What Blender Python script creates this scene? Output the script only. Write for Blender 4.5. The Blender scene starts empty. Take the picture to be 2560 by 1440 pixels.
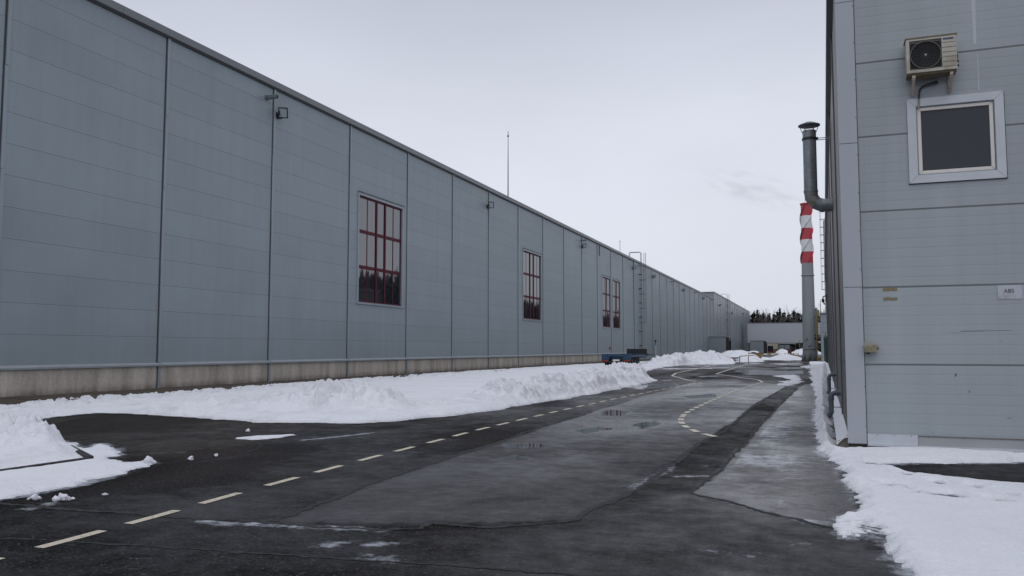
import bpy, bmesh, math, random
import numpy as np
from mathutils import Vector, Matrix
random.seed(7); rng = np.random.default_rng(7)
S = bpy.context.scene; COL = S.collection
R = math.radians
# ------------------------------------------------------------------ camera
EYE = 1.62; F = 2050.0; PITCH = 4.2405; YAW = 20.29
cam = bpy.data.cameras.new('camera'); camo = bpy.data.objects.new('camera', cam); COL.objects.link(camo)
camo.location = (0, 0, EYE); camo.rotation_euler = (R(90 + PITCH), 0, R(YAW))
cam.lens = 36 * F / 2560; cam.sensor_width = 36; cam.clip_end = 5000; cam.clip_start = .05
S.camera = camo
# ------------------------------------------------------------------ light
S.view_settings.view_transform = 'Standard'; S.view_settings.look = 'None'
S.view_settings.exposure = 0.0; S.view_settings.gamma = 1
SUN_EL, SUN_AZ = 58, 170          # overcast: a weak, very wide sun behind the camera
w = bpy.data.worlds.new('World'); S.world = w; w.use_nodes = True
nt = w.node_tree; N = nt.nodes; L = nt.links
for n in list(N): N.remove(n)
out = N.new('ShaderNodeOutputWorld'); bg = N.new('ShaderNodeBackground'); L.new(bg.outputs[0], out.inputs[0])
sky = N.new('ShaderNodeTexSky'); sky.sky_type = 'NISHITA'; sky.sun_disc = False
sky.sun_elevation = R(SUN_EL); sky.sun_rotation = R(SUN_AZ); sky.dust_density = 3; sky.air_density = 1.5
tc = N.new('ShaderNodeTexCoord'); sep = N.new('ShaderNodeSeparateXYZ'); L.new(tc.outputs['Generated'], sep.inputs[0])
ramp = N.new('ShaderNodeValToRGB'); L.new(sep.outputs[2], ramp.inputs[0])
cr = ramp.color_ramp; cr.interpolation = 'B_SPLINE'
cr.elements[0].position = 0.0; cr.elements[0].color = (.52, .545, .615, 1)
cr.elements[1].position = 1.0; cr.elements[1].color = (.80, .83, .92, 1)
for p_, c_ in ((.13, (.535, .557, .625)), (.27, (.525, .547, .615)), (.38, (.435, .457, .53)), (.48, (.33, .35, .42)), (.72, (.42, .44, .51))):
    e = cr.elements.new(p_); e.color = (*c_, 1)
mp = N.new('ShaderNodeMapping'); mp.inputs['Scale'].default_value = (1.6, 1.6, 4.0); L.new(tc.outputs['Generated'], mp.inputs[0])
cn = N.new('ShaderNodeTexNoise'); cn.inputs['Scale'].default_value = 1.3; cn.inputs['Detail'].default_value = 5; L.new(mp.outputs[0], cn.inputs['Vector'])
mr = N.new('ShaderNodeMapRange'); mr.inputs[1].default_value = .3; mr.inputs[2].default_value = .7; mr.inputs[3].default_value = .94 * 14; mr.inputs[4].default_value = 1.05 * 14
L.new(cn.outputs[0], mr.inputs[0])
vm = N.new('ShaderNodeVectorMath'); vm.operation = 'SCALE'; L.new(ramp.outputs[0], vm.inputs[0]); L.new(mr.outputs[0], vm.inputs[3])
mx = N.new('ShaderNodeMix'); mx.data_type = 'RGBA'; mx.inputs[0].default_value = .94
L.new(sky.outputs[0], mx.inputs[6]); L.new(vm.outputs[0], mx.inputs[7]); L.new(mx.outputs[2], bg.inputs[0])
bg.inputs[1].default_value = .1
sl = bpy.data.lights.new('sun', 'SUN'); sl.energy = .55; sl.angle = R(40); sl.color = (1, .97, .93)
so = bpy.data.objects.new('sun', sl); COL.objects.link(so)
so.rotation_euler = (R(90 - SUN_EL), 0, R(180 - SUN_AZ))

# ------------------------------------------------------------------ photo measurement helper (sight line -> place on the ground)
_p, _y = R(PITCH), R(YAW)
def ray(x, y):
    a = (x - 1280) / F; b = (720 - y) / F
    q = (a, math.cos(_p) - math.sin(_p) * b, math.sin(_p) + math.cos(_p) * b)
    return np.array((math.cos(_y) * q[0] - math.sin(_y) * q[1], math.sin(_y) * q[0] + math.cos(_y) * q[1], q[2]))
def gnd(x, y, z=0.0):
    r = ray(x, y); t = (z - EYE) / r[2]; return (r[0] * t, r[1] * t)
def gl(*pts): return [gnd(*p) for p in pts]

# ------------------------------------------------------------------ noise
def _hash(ix, iy, s):
    h = (ix.astype(np.int64) * 374761393 + iy.astype(np.int64) * 668265263 + s * 2147483647) & 0xffffffff
    h = ((h ^ (h >> 13)) * 1274126177) & 0xffffffff
    h = (h ^ (h >> 16)) & 0xffffffff
    return (h & 0xffffff) / float(0xffffff)
def vnoise(x, y, s=0):
    ix = np.floor(x); iy = np.floor(y); fx = x - ix; fy = y - iy
    fx = fx * fx * (3 - 2 * fx); fy = fy * fy * (3 - 2 * fy)
    a = _hash(ix, iy, s); b = _hash(ix + 1, iy, s); c = _hash(ix, iy + 1, s); d = _hash(ix + 1, iy + 1, s)
    return (a + (b - a) * fx) * (1 - fy) + (c + (d - c) * fx) * fy
def fbm(x, y, o=4, s=0):
    v = 0; a = .5; t = 0
    for i in range(o):
        v = v + a * vnoise(x * 2 ** i + 17.3 * i, y * 2 ** i - 9.1 * i, s + i); t += a; a *= .5
    return v / t
def clods(x, y, s=0):                        # rounded lumps of thrown snow
    ix = np.floor(x); iy = np.floor(y); best = np.zeros_like(x)
    for dx in (-1, 0, 1):
        for dy in (-1, 0, 1):
            cx = ix + dx; cy = iy + dy
            px = cx + _hash(cx, cy, s); py = cy + _hash(cx, cy, s + 5); rr = .35 + .5 * _hash(cx, cy, s + 9)
            d2 = ((x - px) ** 2 + (y - py) ** 2) / rr ** 2
            best = np.maximum(best, np.sqrt(np.clip(1 - d2, 0, 1)) * rr)
    return best
def sdist(X, Y, poly):                       # signed distance, positive inside
    P = np.array(poly, float); Q = np.roll(P, -1, 0); d = np.full(X.shape, 1e9); ins = np.zeros(X.shape, bool)
    for (x0, y0), (x1, y1) in zip(P, Q):
        ex, ey = x1 - x0, y1 - y0; l2 = ex * ex + ey * ey + 1e-12
        t = np.clip(((X - x0) * ex + (Y - y0) * ey) / l2, 0, 1)
        d = np.minimum(d, np.hypot(X - x0 - t * ex, Y - y0 - t * ey))
        c = ((y0 > Y) != (y1 > Y)) & (X < ex * (Y - y0) / (ey if abs(ey) > 1e-12 else 1e-12) + x0); ins ^= c
    return np.where(ins, d, -d)
def ldist(X, Y, pts):                        # distance to a polyline
    d = np.full(X.shape, 1e9)
    for (x0, y0), (x1, y1) in zip(pts[:-1], pts[1:]):
        ex, ey = x1 - x0, y1 - y0; t = np.clip(((X - x0) * ex + (Y - y0) * ey) / (ex * ex + ey * ey + 1e-12), 0, 1)
        d = np.minimum(d, np.hypot(X - x0 - t * ex, Y - y0 - t * ey))
    return d
def sstep(a, b, x):
    t = np.clip((x - a) / (b - a), 0, 1); return t * t * (3 - 2 * t)

# ------------------------------------------------------------------ materials
class NT:
    def __init__(s, name):
        s.m = bpy.data.materials.new(name); s.m.use_nodes = True; s.t = s.m.node_tree; s.b = s.t.nodes['Principled BSDF']
    def n(s, typ, **kw):
        n = s.t.nodes.new(typ)
        for k, v in kw.items():
            if k.startswith('i_'): n.inputs[k[2:].replace('_', ' ')].default_value = v
            else: setattr(n, k, v)
        return n
    def l(s, a, b): s.t.links.new(a, b)
    def coord(s, scale=(1, 1, 1), kind='Object'):
        t = s.n('ShaderNodeTexCoord'); m = s.n('ShaderNodeMapping'); m.inputs['Scale'].default_value = scale
        s.l(t.outputs[kind], m.inputs[0]); return m.outputs[0]
    def noise(s, vec, scale, detail=4, rough=.55):
        n = s.n('ShaderNodeTexNoise'); n.inputs['Scale'].default_value = scale; n.inputs['Detail'].default_value = detail
        n.inputs['Roughness'].default_value = rough; s.l(vec, n.inputs['Vector']); return n.outputs[0]
    def math(s, op, a, b=None, c=None, clamp=False):
        n = s.n('ShaderNodeMath', operation=op, use_clamp=clamp)
        for i, v in enumerate((a, b, c)):
            if v is None: continue
            if isinstance(v, (int, float)): n.inputs[i].default_value = v
            else: s.l(v, n.inputs[i])
        return n.outputs[0]
    def rng(s, v, a, b, c, d, smooth=False):
        n = s.n('ShaderNodeMapRange'); n.interpolation_type = 'SMOOTHSTEP' if smooth else 'LINEAR'
        s.l(v, n.inputs[0])
        for i, q in enumerate((a, b, c, d)): n.inputs[i + 1].default_value = q
        return n.outputs[0]
    def mix(s, f, a, b):
        n = s.n('ShaderNodeMix', data_type='RGBA')
        for i, v in ((0, f), (6, a), (7, b)):
            if isinstance(v, (int, float)): n.inputs[i].default_value = v
            elif isinstance(v, tuple): n.inputs[i].default_value = (*v, 1) if len(v) == 3 else v
            else: s.l(v, n.inputs[i])
        return n.outputs[2]
    def mul(s, col, f):
        n = s.n('ShaderNodeVectorMath', operation='SCALE')
        if isinstance(col, tuple): n.inputs[0].default_value = col
        else: s.l(col, n.inputs[0])
        if isinstance(f, (int, float)): n.inputs[3].default_value = f
        else: s.l(f, n.inputs[3])
        return n.outputs[0]
    def attr(s, name):
        return s.n('ShaderNodeAttribute', attribute_name=name).outputs['Fac']
    def bump(s, h, strength=.3, dist=.01, nrm=None):
        n = s.n('ShaderNodeBump'); n.inputs['Strength'].default_value = strength; n.inputs['Distance'].default_value = dist
        s.l(h, n.inputs['Height'])
        if nrm is not None: s.l(nrm, n.inputs['Normal'])
        s.l(n.outputs[0], s.b.inputs['Normal']); return n.outputs[0]
    def set(s, **kw):
        for k, v in kw.items():
            i = s.b.inputs[{'col': 'Base Color', 'rough': 'Roughness', 'metal': 'Metallic', 'spec': 'Specular IOR Level', 'ior': 'IOR', 'coat': 'Coat Weight'}[k]]
            if isinstance(v, tuple): i.default_value = (*v, 1)
            elif isinstance(v, (int, float)): i.default_value = v
            else: s.l(v, i)
        return s
def simple(name, col, rough=.6, metal=0, var=.15, scale=6, dirt=None, dirt_amt=.4, bump=.0, stretch=(1, 1, 1), spec=.5):
    t = NT(name); v = t.coord(stretch); n = t.noise(v, scale, 5)
    c = t.mul(col, t.rng(n, .25, .75, 1 - var, 1 + var))
    if dirt:
        d = t.noise(t.coord((stretch[0], stretch[1], stretch[2])), scale * .37, 6, .65)
        c = t.mix(t.rng(d, .5, .72, 0, dirt_amt), c, dirt)
    t.set(col=c, rough=t.rng(n, .2, .8, max(0, rough - .08), min(1, rough + .08)), metal=metal, spec=spec)
    if bump: t.bump(t.noise(v, scale * 4, 4), bump, .01)
    return t.m
def panel(name, col, pitch, z0, ribs, seam_w=.022, seam_d=.5, rib_amt=.05, rough=.42, streak=.08, stain=(.2, .17, .15), stain_amt=.15, axis=2, bay=(1, 6.98, 18.6), spec=.4, speck=0):
    """coated sandwich panel: seams every `pitch` along z, fine ribs between them, light weathering"""
    t = NT(name); o = t.n('ShaderNodeTexCoord').outputs['Object']
    sp = t.n('ShaderNodeSeparateXYZ'); t.l(o, sp.inputs[0])
    q = t.math('DIVIDE', t.math('SUBTRACT', sp.outputs[2], z0), pitch)
    fr = t.math('FRACT', q); row = t.math('FLOOR', q)
    d = t.math('MULTIPLY', t.math('MINIMUM', fr, t.math('SUBTRACT', 1.0, fr)), pitch)
    seam = t.rng(d, seam_w * .35, seam_w * .75, 1, 0)
    rf = t.math('FRACT', t.math('MULTIPLY', q, ribs)); rib = t.rng(t.math('ABSOLUTE', t.math('SUBTRACT', rf, .5)), .36, .5, 0, 1)
    bayi = t.math('FLOOR', t.math('DIVIDE', t.math('SUBTRACT', sp.outputs[bay[0]], bay[2]), bay[1]))
    cb = t.n('ShaderNodeCombineXYZ'); t.l(row, cb.inputs[0]); t.l(bayi, cb.inputs[1])
    wn = t.n('ShaderNodeTexWhiteNoise'); t.l(cb.outputs[0], wn.inputs[0])
    tint = t.rng(wn.outputs[0], 0, 1, .965, 1.035)
    ns = t.noise(t.coord((1.4, 1.4, .07)), 1.6, 6, .6); nb = t.noise(t.coord((1, 1, 1)), .35, 4, .5); nf = t.noise(t.coord((1, 1, 1)), 60, 2)
    f = t.math('MULTIPLY', tint, t.rng(ns, .3, .7, 1 - streak, 1 + streak * .6))
    f = t.math('MULTIPLY', f, t.rng(nb, .3, .7, .93, 1.05)); f = t.math('MULTIPLY', f, t.rng(nf, .3, .7, 1 - speck, 1 + speck))
    f = t.math('MULTIPLY', f, t.rng(rib, 0, 1, 1, 1 - rib_amt)); f = t.math('MULTIPLY', f, t.rng(seam, 0, 1, 1, seam_d))
    c = t.mul(col, f)
    st = t.noise(t.coord((2.2, 2.2, .05)), 2.3, 6, .65)
    c = t.mix(t.rng(st, .56, .78, 0, stain_amt), c, stain)
    t.set(col=c, rough=t.rng(nb, .3, .7, rough - .06, rough + .08), spec=spec)
    h = t.math('SUBTRACT', t.math('MULTIPLY', rib, -.25), seam)
    wv = t.noise(t.coord((.6, .6, .6)), .9, 2)
    h = t.math('ADD', h, t.math('MULTIPLY', wv, .5)); t.bump(h, .35, .012)
    return t.m
M = {}
M['panel_left'] = panel('cladding of the long hall', (.262, .310, .335), 1.03, 1.05, 10, stain_amt=.08, rib_amt=.06, rough=.45, seam_d=.7, streak=.05)
M['panel_far'] = panel('cladding of the far hall', (.235, .27, .295), 1.03, 1.05, 10, stain_amt=.12, rough=.36, spec=.6)
M['panel_right'] = panel('cladding of the near block', (.36, .40, .425), 1.22, .15, 8, seam_w=.026, seam_d=.42, rib_amt=.05, bay=(0, 50, 0), stain_amt=.10, streak=.07, rough=.5, stain=(.17, .15, .13), speck=.03)
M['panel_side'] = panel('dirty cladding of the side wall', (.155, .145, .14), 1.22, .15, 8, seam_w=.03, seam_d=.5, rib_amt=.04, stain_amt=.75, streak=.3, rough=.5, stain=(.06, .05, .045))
M['trim'] = simple('grey flashing', (.265, .31, .345), .4, var=.07, scale=2, dirt=(.16, .15, .14), dirt_amt=.25, stretch=(1, 1, .2))
M['trim_dark'] = simple('dark joint and shade', (.045, .05, .055), .6)
M['roof_edge'] = simple('roof edge flashing', (.155, .165, .18), .4, var=.08, scale=1, stretch=(1, .3, 1))
M['trim_light'] = simple('aluminium flashing', (.55, .585, .63), .38, var=.06, scale=3, dirt=(.25, .22, .2), dirt_amt=.2)
M['concrete'] = None
t = NT('weathered concrete'); n1 = t.noise(t.coord((1.2, 1.2, .18)), 1.1, 6, .65); n2 = t.noise(t.coord(), 9, 5); n3 = t.noise(t.coord((1, 1, .3)), .5, 4)
c = t.mix(t.rng(n1, .38, .68, 0, 1), (.58, .525, .46), (.34, .30, .255)); c = t.mul(c, t.rng(n2, .3, .7, .88, 1.1)); c = t.mul(c, t.rng(n3, .3, .7, .85, 1.12))
sp = t.n('ShaderNodeSeparateXYZ'); t.l(t.n('ShaderNodeTexCoord').outputs['Object'], sp.inputs[0])
c = t.mix(t.math('MULTIPLY', t.rng(sp.outputs[2], .02, .38, 1, 0, True), t.rng(n1, .3, .65, .2, .8)), c, (.09, .085, .06))
t.set(col=c, rough=.85); t.bump(n2, .3, .01); M['concrete'] = t.m
M['red'] = simple('dark red window paint', (.075, .003, .014), .5, var=.1, scale=3, spec=.2)
def glass(name, col, ior, rough=.02, wave=.04):
    t = NT(name); t.set(col=col, rough=rough, ior=ior); n = t.noise(t.coord(), .9, 2); t.bump(n, wave, .05); return t.m
M['glass'] = glass('window glass', (.018, .022, .026), 2.3)
M['glass_dark'] = glass('dark double glazing', (.030, .036, .046), 1.42, .05, .01)
M['white_pvc'] = simple('white window plastic', (.72, .69, .65), .4, var=.04, scale=4, dirt=(.42, .33, .26), dirt_amt=.35, stretch=(1, 1, .3))
M['black'] = simple('black paint', (.02, .021, .024), .5)
M['lens'] = simple('lamp glass', (.36, .42, .45), .2, var=.05)
M['galv'] = simple('galvanised steel', (.33, .36, .40), .38, .55, .14, 4, dirt=(.2, .19, .18), dirt_amt=.3)
M['galv_dark'] = simple('dull steel', (.17, .19, .21), .5, .3, .15, 5)
M['pipe'] = simple('dark grey pipe', (.10, .115, .135), .5, 0, .15, 8, dirt=(.2, .2, .2), dirt_amt=.2)
M['soil'] = simple('wet soil with dead grass', (.055, .043, .032), .95, 0, .5, 9, dirt=(.10, .085, .05), dirt_amt=.5, bump=.8)
M['line'] = None
t = NT('worn road paint'); n = t.noise(t.coord(), 28, 6, .7); n2 = t.noise(t.coord(), 5, 4)
c = t.mix(t.rng(t.math('ADD', n, t.math('MULTIPLY', t.math('SUBTRACT', n2, .5), .5)), .53, .68, 0, .75), (.58, .52, .41), (.06, .058, .055)); c = t.mul(c, t.rng(n2, .3, .7, .8, 1.08)); t.set(col=c, rough=.6); M['line'] = t.m
t = NT('lane paint'); n = t.noise(t.coord(), 28, 6, .7); t.set(col=t.mix(t.rng(n, .58, .72, 0, .6), (.62, .58, .48), (.08, .078, .075)), rough=.6); M['line_b'] = t.m
t = NT('faint road paint'); n = t.noise(t.coord(), 9, 6, .7); c = t.mix(t.rng(n, .48, .70, 0, .8), (.52, .51, .47), (.07, .068, .065)); t.set(col=c, rough=.5); M['line_faint'] = t.m
t = NT('broken asphalt joint'); n = t.noise(t.coord(), 22, 5, .7); t.set(col=t.mix(t.rng(n, .40, .68, 0, 1), (.006, .006, .007), (.03, .03, .032)), rough=.8); M['crack'] = t.m
# snow
def snow_mat(name, dirt):
    t = NT(name); o = t.coord(); n = t.noise(o, 3.2, 6, .65); nf = t.noise(o, 55, 4, .7); nm = t.noise(o, 13, 5, .65); nb = t.noise(o, .45, 3)
    c = t.mix(t.rng(nb, .3, .7, 0, 1), (.74, .76, .82), (.80, .81, .85))
    sp_ = t.noise(o, 24, 3, .8); c = t.mix(t.math('MULTIPLY', t.rng(sp_, .55, .72, 0, 1), t.rng(n, .45, .7, 0, dirt)), c, (.34, .28, .22))
    c = t.mix(t.rng(t.noise(o, 1.1, 6, .75), .46, .74, 0, min(1, dirt * .8)), c, (.50, .49, .51)); c = t.mix(t.rng(t.noise(o, 2.7, 6, .75), .60, .80, 0, dirt * .55), c, (.36, .31, .26)); c = t.mul(c, t.rng(nf, .3, .7, .9, 1.06))
    t.set(col=c, rough=.75, spec=.25)
    h = t.math('ADD', t.math('MULTIPLY', nf, .35), nm); t.bump(h, .8, .04); return t.m
M['snow'] = snow_mat('snow', .25); M['snow_dirty'] = snow_mat('ploughed snow', .8)
# asphalt
t = NT('wet asphalt'); o = t.coord(); wet = t.attr('wet'); fro = t.attr('frost'); tone = t.attr('tone'); pud = t.attr('puddle'); brn = t.attr('brown')
nf = t.noise(o, 70, 3, .8); nm = t.noise(o, 9, 5, .6); nl = t.noise(o, 1.1, 6, .62); nv = t.noise(o, 3.2, 6, .68)
vor = t.n('ShaderNodeTexVoronoi'); vor.inputs['Scale'].default_value = 55; t.l(o, vor.inputs['Vector'])
nst = t.noise(t.coord((1, 1.1, 1)), 3.6, 8, .72)
wetn = t.math('ADD', wet, t.math('MULTIPLY', t.math('SUBTRACT', t.math('ADD', t.math('MULTIPLY', nst, .6), t.math('MULTIPLY', nl, .4)), .5), 1.8), clamp=True)
wetn = t.math('MULTIPLY', wetn, t.rng(wet, 0, .12, 0, 1))
c = t.mix(brn, (.036, .036, .039), (.050, .041, .036))
c = t.mul(c, tone); ng = t.noise(o, 30, 3, .85); c = t.mul(c, t.rng(nf, .3, .7, .2, 1.8)); c = t.mul(c, t.rng(ng, .35, .65, .4, 1.6)); c = t.mul(c, t.rng(nm, .3, .7, .86, 1.14)); c = t.mul(c, t.rng(nl, .3, .7, .78, 1.2))
agg = t.rng(vor.outputs['Color'], .78, .95, 0, .7)
c = t.mix(agg, c, (.11, .105, .10)); c = t.mul(c, t.rng(wetn, 0, 1, 1.0, .72))
nmid = t.noise(t.coord((1, 1, 1)), 9, 6, .72)
fsum = t.math('ADD', t.math('MULTIPLY', t.math('SUBTRACT', nst, .5), 1.5), t.math('ADD', t.math('MULTIPLY', t.math('SUBTRACT', nmid, .5), 1.7), t.math('MULTIPLY', t.math('SUBTRACT', nf, .5), .5)))
fm = t.math('MULTIPLY', t.rng(t.math('ADD', t.math('MULTIPLY', fro, 1.1), fsum), .50, 1.05, 0, 1), t.rng(fro, .02, .2, 0, 1))
c = t.mix(t.math('MULTIPLY', fm, .8), c, (.42, .45, .50))
pn = t.rng(t.math('ADD', t.math('MULTIPLY', pud, .9), t.math('MULTIPLY', t.math('SUBTRACT', t.math('ADD', t.math('MULTIPLY', nv, .6), t.math('MULTIPLY', nst, .4)), .5), 2.0)), .45, .75, 0, 1)
c = t.mix(pn, c, (.02, .02, .022))
r = t.rng(wetn, 0, 1, .75, .24); r = t.math('MULTIPLY', r, t.rng(pn, 0, 1, 1, .10))
t.set(col=c, rough=r, spec=t.rng(wetn, 0, 1, .03, .5))
h = t.math('ADD', t.math('MULTIPLY', nf, .5), t.math('ADD', t.math('MULTIPLY', ng, .6), t.math('MULTIPLY', nm, .6)))
bn = t.n('ShaderNodeBump'); bn.inputs['Distance'].default_value = .02; t.l(h, bn.inputs['Height'])
t.l(t.math('MULTIPLY', t.rng(wetn, 0, 1, .65, .22), t.math('SUBTRACT', 1.0, pn)), bn.inputs['Strength']); t.l(bn.outputs[0], t.b.inputs['Normal'])
M['asphalt'] = t.m

# ------------------------------------------------------------------ mesh helpers
class MB:
    def __init__(s): s.v = []; s.f = []; s.mi = []; s.sm = []
    def add(s, vs, fs, m=0, smooth=False):
        b = len(s.v); s.v += [tuple(v) for v in vs]
        for f in fs: s.f.append([i + b for i in f]); s.mi.append(m); s.sm.append(smooth)
        return s
    def box(s, x0, x1, y0, y1, z0, z1, m=0, mat=None):
        vs = [(x, y, z) for x in (x0, x1) for y in (y0, y1) for z in (z0, z1)]
        if mat is not None: vs = [mat @ Vector(v) for v in vs]
        return s.add(vs, [(0, 1, 3, 2), (4, 6, 7, 5), (0, 4, 5, 1), (2, 3, 7, 6), (0, 2, 6, 4), (1, 5, 7, 3)], m)
    def quad(s, a, b, c, d, m=0): return s.add([a, b, c, d], [(0, 1, 2, 3)], m)
    def tube(s, pts, r, seg=10, m=0, cap=True):
        pts = [Vector(p) for p in pts]; rs = r if isinstance(r, (list, tuple)) else [r] * len(pts)
        vs = []; fs = []; up = None
        for i, p in enumerate(pts):
            a = pts[max(i - 1, 0)]; b = pts[min(i + 1, len(pts) - 1)]; d = (b - a)
            if i and i < len(pts) - 1: d = (p - a).normalized() + (b - p).normalized()
            d.normalize()
            if up is None: up = Vector((0, 0, 1)) if abs(d.z) < .9 else Vector((1, 0, 0))
            x = d.cross(up).normalized(); yv = x.cross(d).normalized(); up = yv
            k = 1.0
            if 0 < i < len(pts) - 1:
                cs = (p - a).normalized().dot((b - p).normalized()); k = 1 / max(.5, math.sqrt((1 + cs) / 2))
            for j in range(seg):
                an = 2 * math.pi * j / seg; vs.append(p + (x * math.cos(an) + yv * math.sin(an)) * rs[i] * (1 if k == 1 else 1))
        for i in range(len(pts) - 1):
            for j in range(seg):
                j2 = (j + 1) % seg; fs.append((i * seg + j, i * seg + j2, (i + 1) * seg + j2, (i + 1) * seg + j))
        b = len(s.v); s.add(vs, fs, m, True)
        if cap:
            s.add([vs[j] for j in range(seg)], [tuple(range(seg))[::-1]], m); n = len(pts) - 1
            s.add([vs[n * seg + j] for j in range(seg)], [tuple(range(seg))], m)
        return s
    def lathe(s, prof, c=(0, 0), seg=24, m=0, smooth=True):
        vs = []; fs = []
        for r, z in prof:
            for j in range(seg):
                an = 2 * math.pi * j / seg; vs.append((c[0] + r * math.cos(an), c[1] + r * math.sin(an), z))
        for i in range(len(prof) - 1):
            for j in range(seg):
                j2 = (j + 1) % seg; fs.append((i * seg + j, i * seg + j2, (i + 1) * seg + j2, (i + 1) * seg + j))
        return s.add(vs, fs, m, smooth)
    def build(s, name, mats, parent=None, kind=None, bevel=0):
        me = bpy.data.meshes.new(name); me.from_pydata(s.v, [], s.f)
        if not isinstance(mats, (list, tuple)): mats = [mats]
        for m in mats: me.materials.append(m)
        me.polygons.foreach_set('material_index', s.mi); me.polygons.foreach_set('use_smooth', s.sm)
        bm = bmesh.new(); bm.from_mesh(me); bmesh.ops.recalc_face_normals(bm, faces=bm.faces); bm.to_mesh(me); bm.free()
        me.update(); o = bpy.data.objects.new(name, me); COL.objects.link(o)
        if parent: o.parent = parent
        if kind: o['kind'] = kind
        if bevel:
            b = o.modifiers.new('bevel', 'BEVEL'); b.width = bevel; b.segments = 2; b.limit_method = 'ANGLE'
        return o
def thing(name, label, cat, loc=(0, 0, 0), rz=0, group=None):
    o = bpy.data.objects.new(name, None); COL.objects.link(o); o.location = loc; o.rotation_euler = (0, 0, rz); o.empty_display_size = .3
    o['label'] = label; o['category'] = cat
    if group: o['group'] = group
    return o
def tag(o, label, cat, group=None):
    o['label'] = label; o['category'] = cat
    if group: o['group'] = group
    return o
def dup(root, loc, label, rz=None):
    r = root.copy(); COL.objects.link(r); r.location = loc; r['label'] = label
    if rz is not None: r.rotation_euler = (0, 0, rz)
    for ch in list(root.children):
        c = ch.copy(); COL.objects.link(c); c.parent = r
        for g in list(ch.children):
            d = g.copy(); COL.objects.link(d); d.parent = c
    return r
def grid_mesh(name, xs, ys, zfun, mat, drop=None, attrs=None, smooth=True):
    X, Y = np.meshgrid(xs, ys); Z = zfun(X, Y); nx, ny = len(xs), len(ys)
    idx = np.arange(nx * ny).reshape(ny, nx)
    F_ = np.stack([idx[:-1, :-1], idx[:-1, 1:], idx[1:, 1:], idx[1:, :-1]], -1).reshape(-1, 4)
    if drop is not None:
        k = (Z > drop).ravel(); F_ = F_[k[F_].any(1)]
    used = np.unique(F_); remap = np.full(nx * ny, -1); remap[used] = np.arange(len(used)); F_ = remap[F_]
    co = np.stack([X.ravel(), Y.ravel(), Z.ravel()], -1)[used]
    me = bpy.data.meshes.new(name); me.vertices.add(len(co)); me.vertices.foreach_set('co', co.ravel())
    me.loops.add(F_.size); me.loops.foreach_set('vertex_index', F_.ravel().astype(np.int32))
    me.polygons.add(len(F_)); me.polygons.foreach_set('loop_start', (np.arange(len(F_)) * 4).astype(np.int32))
    me.update(calc_edges=True); me.validate()
    me.polygons.foreach_set('use_smooth', [smooth] * len(me.polygons))
    if attrs:
        for k_, fn in attrs.items():
            a = me.attributes.new(k_, 'FLOAT', 'POINT'); a.data.foreach_set('value', fn(X, Y).ravel()[used].astype(np.float32))
    me.materials.append(mat); o = bpy.data.objects.new(name, me); COL.objects.link(o); return o
def steps(*seg):                               # (start, stop, step) runs joined
    r = []
    for a, b, d in seg: r += list(np.arange(a, b - 1e-6, d))
    r.append(seg[-1][1]); return np.array(r)

# ================================================================== SETTING: ground, road, markings
mb = MB(); mb.quad((-2500, -2500, -.06), (2500, -2500, -.06), (2500, 2500, -.06), (-2500, 2500, -.06)); mb.build('ground', M['soil'], kind='structure')
crackA = gl((1965, 968), (1890, 1010), (1810, 1080), (1760, 1102), (1700, 1148), (1650, 1180), (1590, 1228), (1545, 1250), (1480, 1272), (1440, 1300), (1330, 1312), (1200, 1320), (1080, 1309), (1052, 1322), (960, 1325), (820, 1317), (700, 1310), (600, 1300), (500, 1297), (350, 1285), (200, 1275), (60, 1263), (-80, 1255))
crackB = gl((1995, 970), (1960, 1002), (1920, 1042), (1870, 1100), (1830, 1140), (1790, 1186), (1760, 1210), (1730, 1232), (1770, 1243), (1850, 1264), (1930, 1285), (2000, 1302), (2090, 1322))
crackC = gl((1480, 1030), (1400, 1055), (1300, 1086), (1240, 1108), (1180, 1126), (1080, 1158), (1000, 1182), (920, 1212), (850, 1240), (760, 1275), (690, 1304))
crackD = gl((-60, 1345), (100, 1350), (250, 1360), (500, 1374), (750, 1391), (1000, 1407), (1300, 1428), (1480, 1442), (1700, 1452))
crackE = gl((300, 1170), (380, 1163), (470, 1151), (560, 1140), (620, 1130), (645, 1120), (650, 1111), (700, 1104))
trench = gl((1965, 968), (1890, 1010), (1810, 1080), (1760, 1102), (1700, 1148), (1650, 1180), (1590, 1228), (1730, 1232), (1790, 1186), (1870, 1100), (1960, 1002), (1995, 970))
rightlane = gl((1995, 970), (1960, 1002), (1870, 1100), (1790, 1186), (1730, 1232), (1850, 1264), (2000, 1302), (2110, 1330), (2160, 1280), (2080, 1150), (2060, 1000), (2050, 940))
front = gl((1590, 1228), (1480, 1272), (1440, 1300), (1330, 1312), (1080, 1309), (700, 1310), (200, 1275), (-600, 1240), (-900, 1900), (2700, 1900), (2300, 1440), (2110, 1330), (2000, 1302), (1730, 1232))
mid = gl((1480, 1030), (1180, 1126), (850, 1240), (690, 1304), (1080, 1309), (1440, 1300), (1590, 1228), (1760, 1102), (1965, 968), (1900, 930), (1750, 950))
apron = gl((60, 1095), (130, 1042), (330, 1033), (700, 1055), (900, 1060), (700, 1085), (650, 1112), (640, 1125), (470, 1150), (300, 1165), (200, 1140), (0, 1120))
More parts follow.
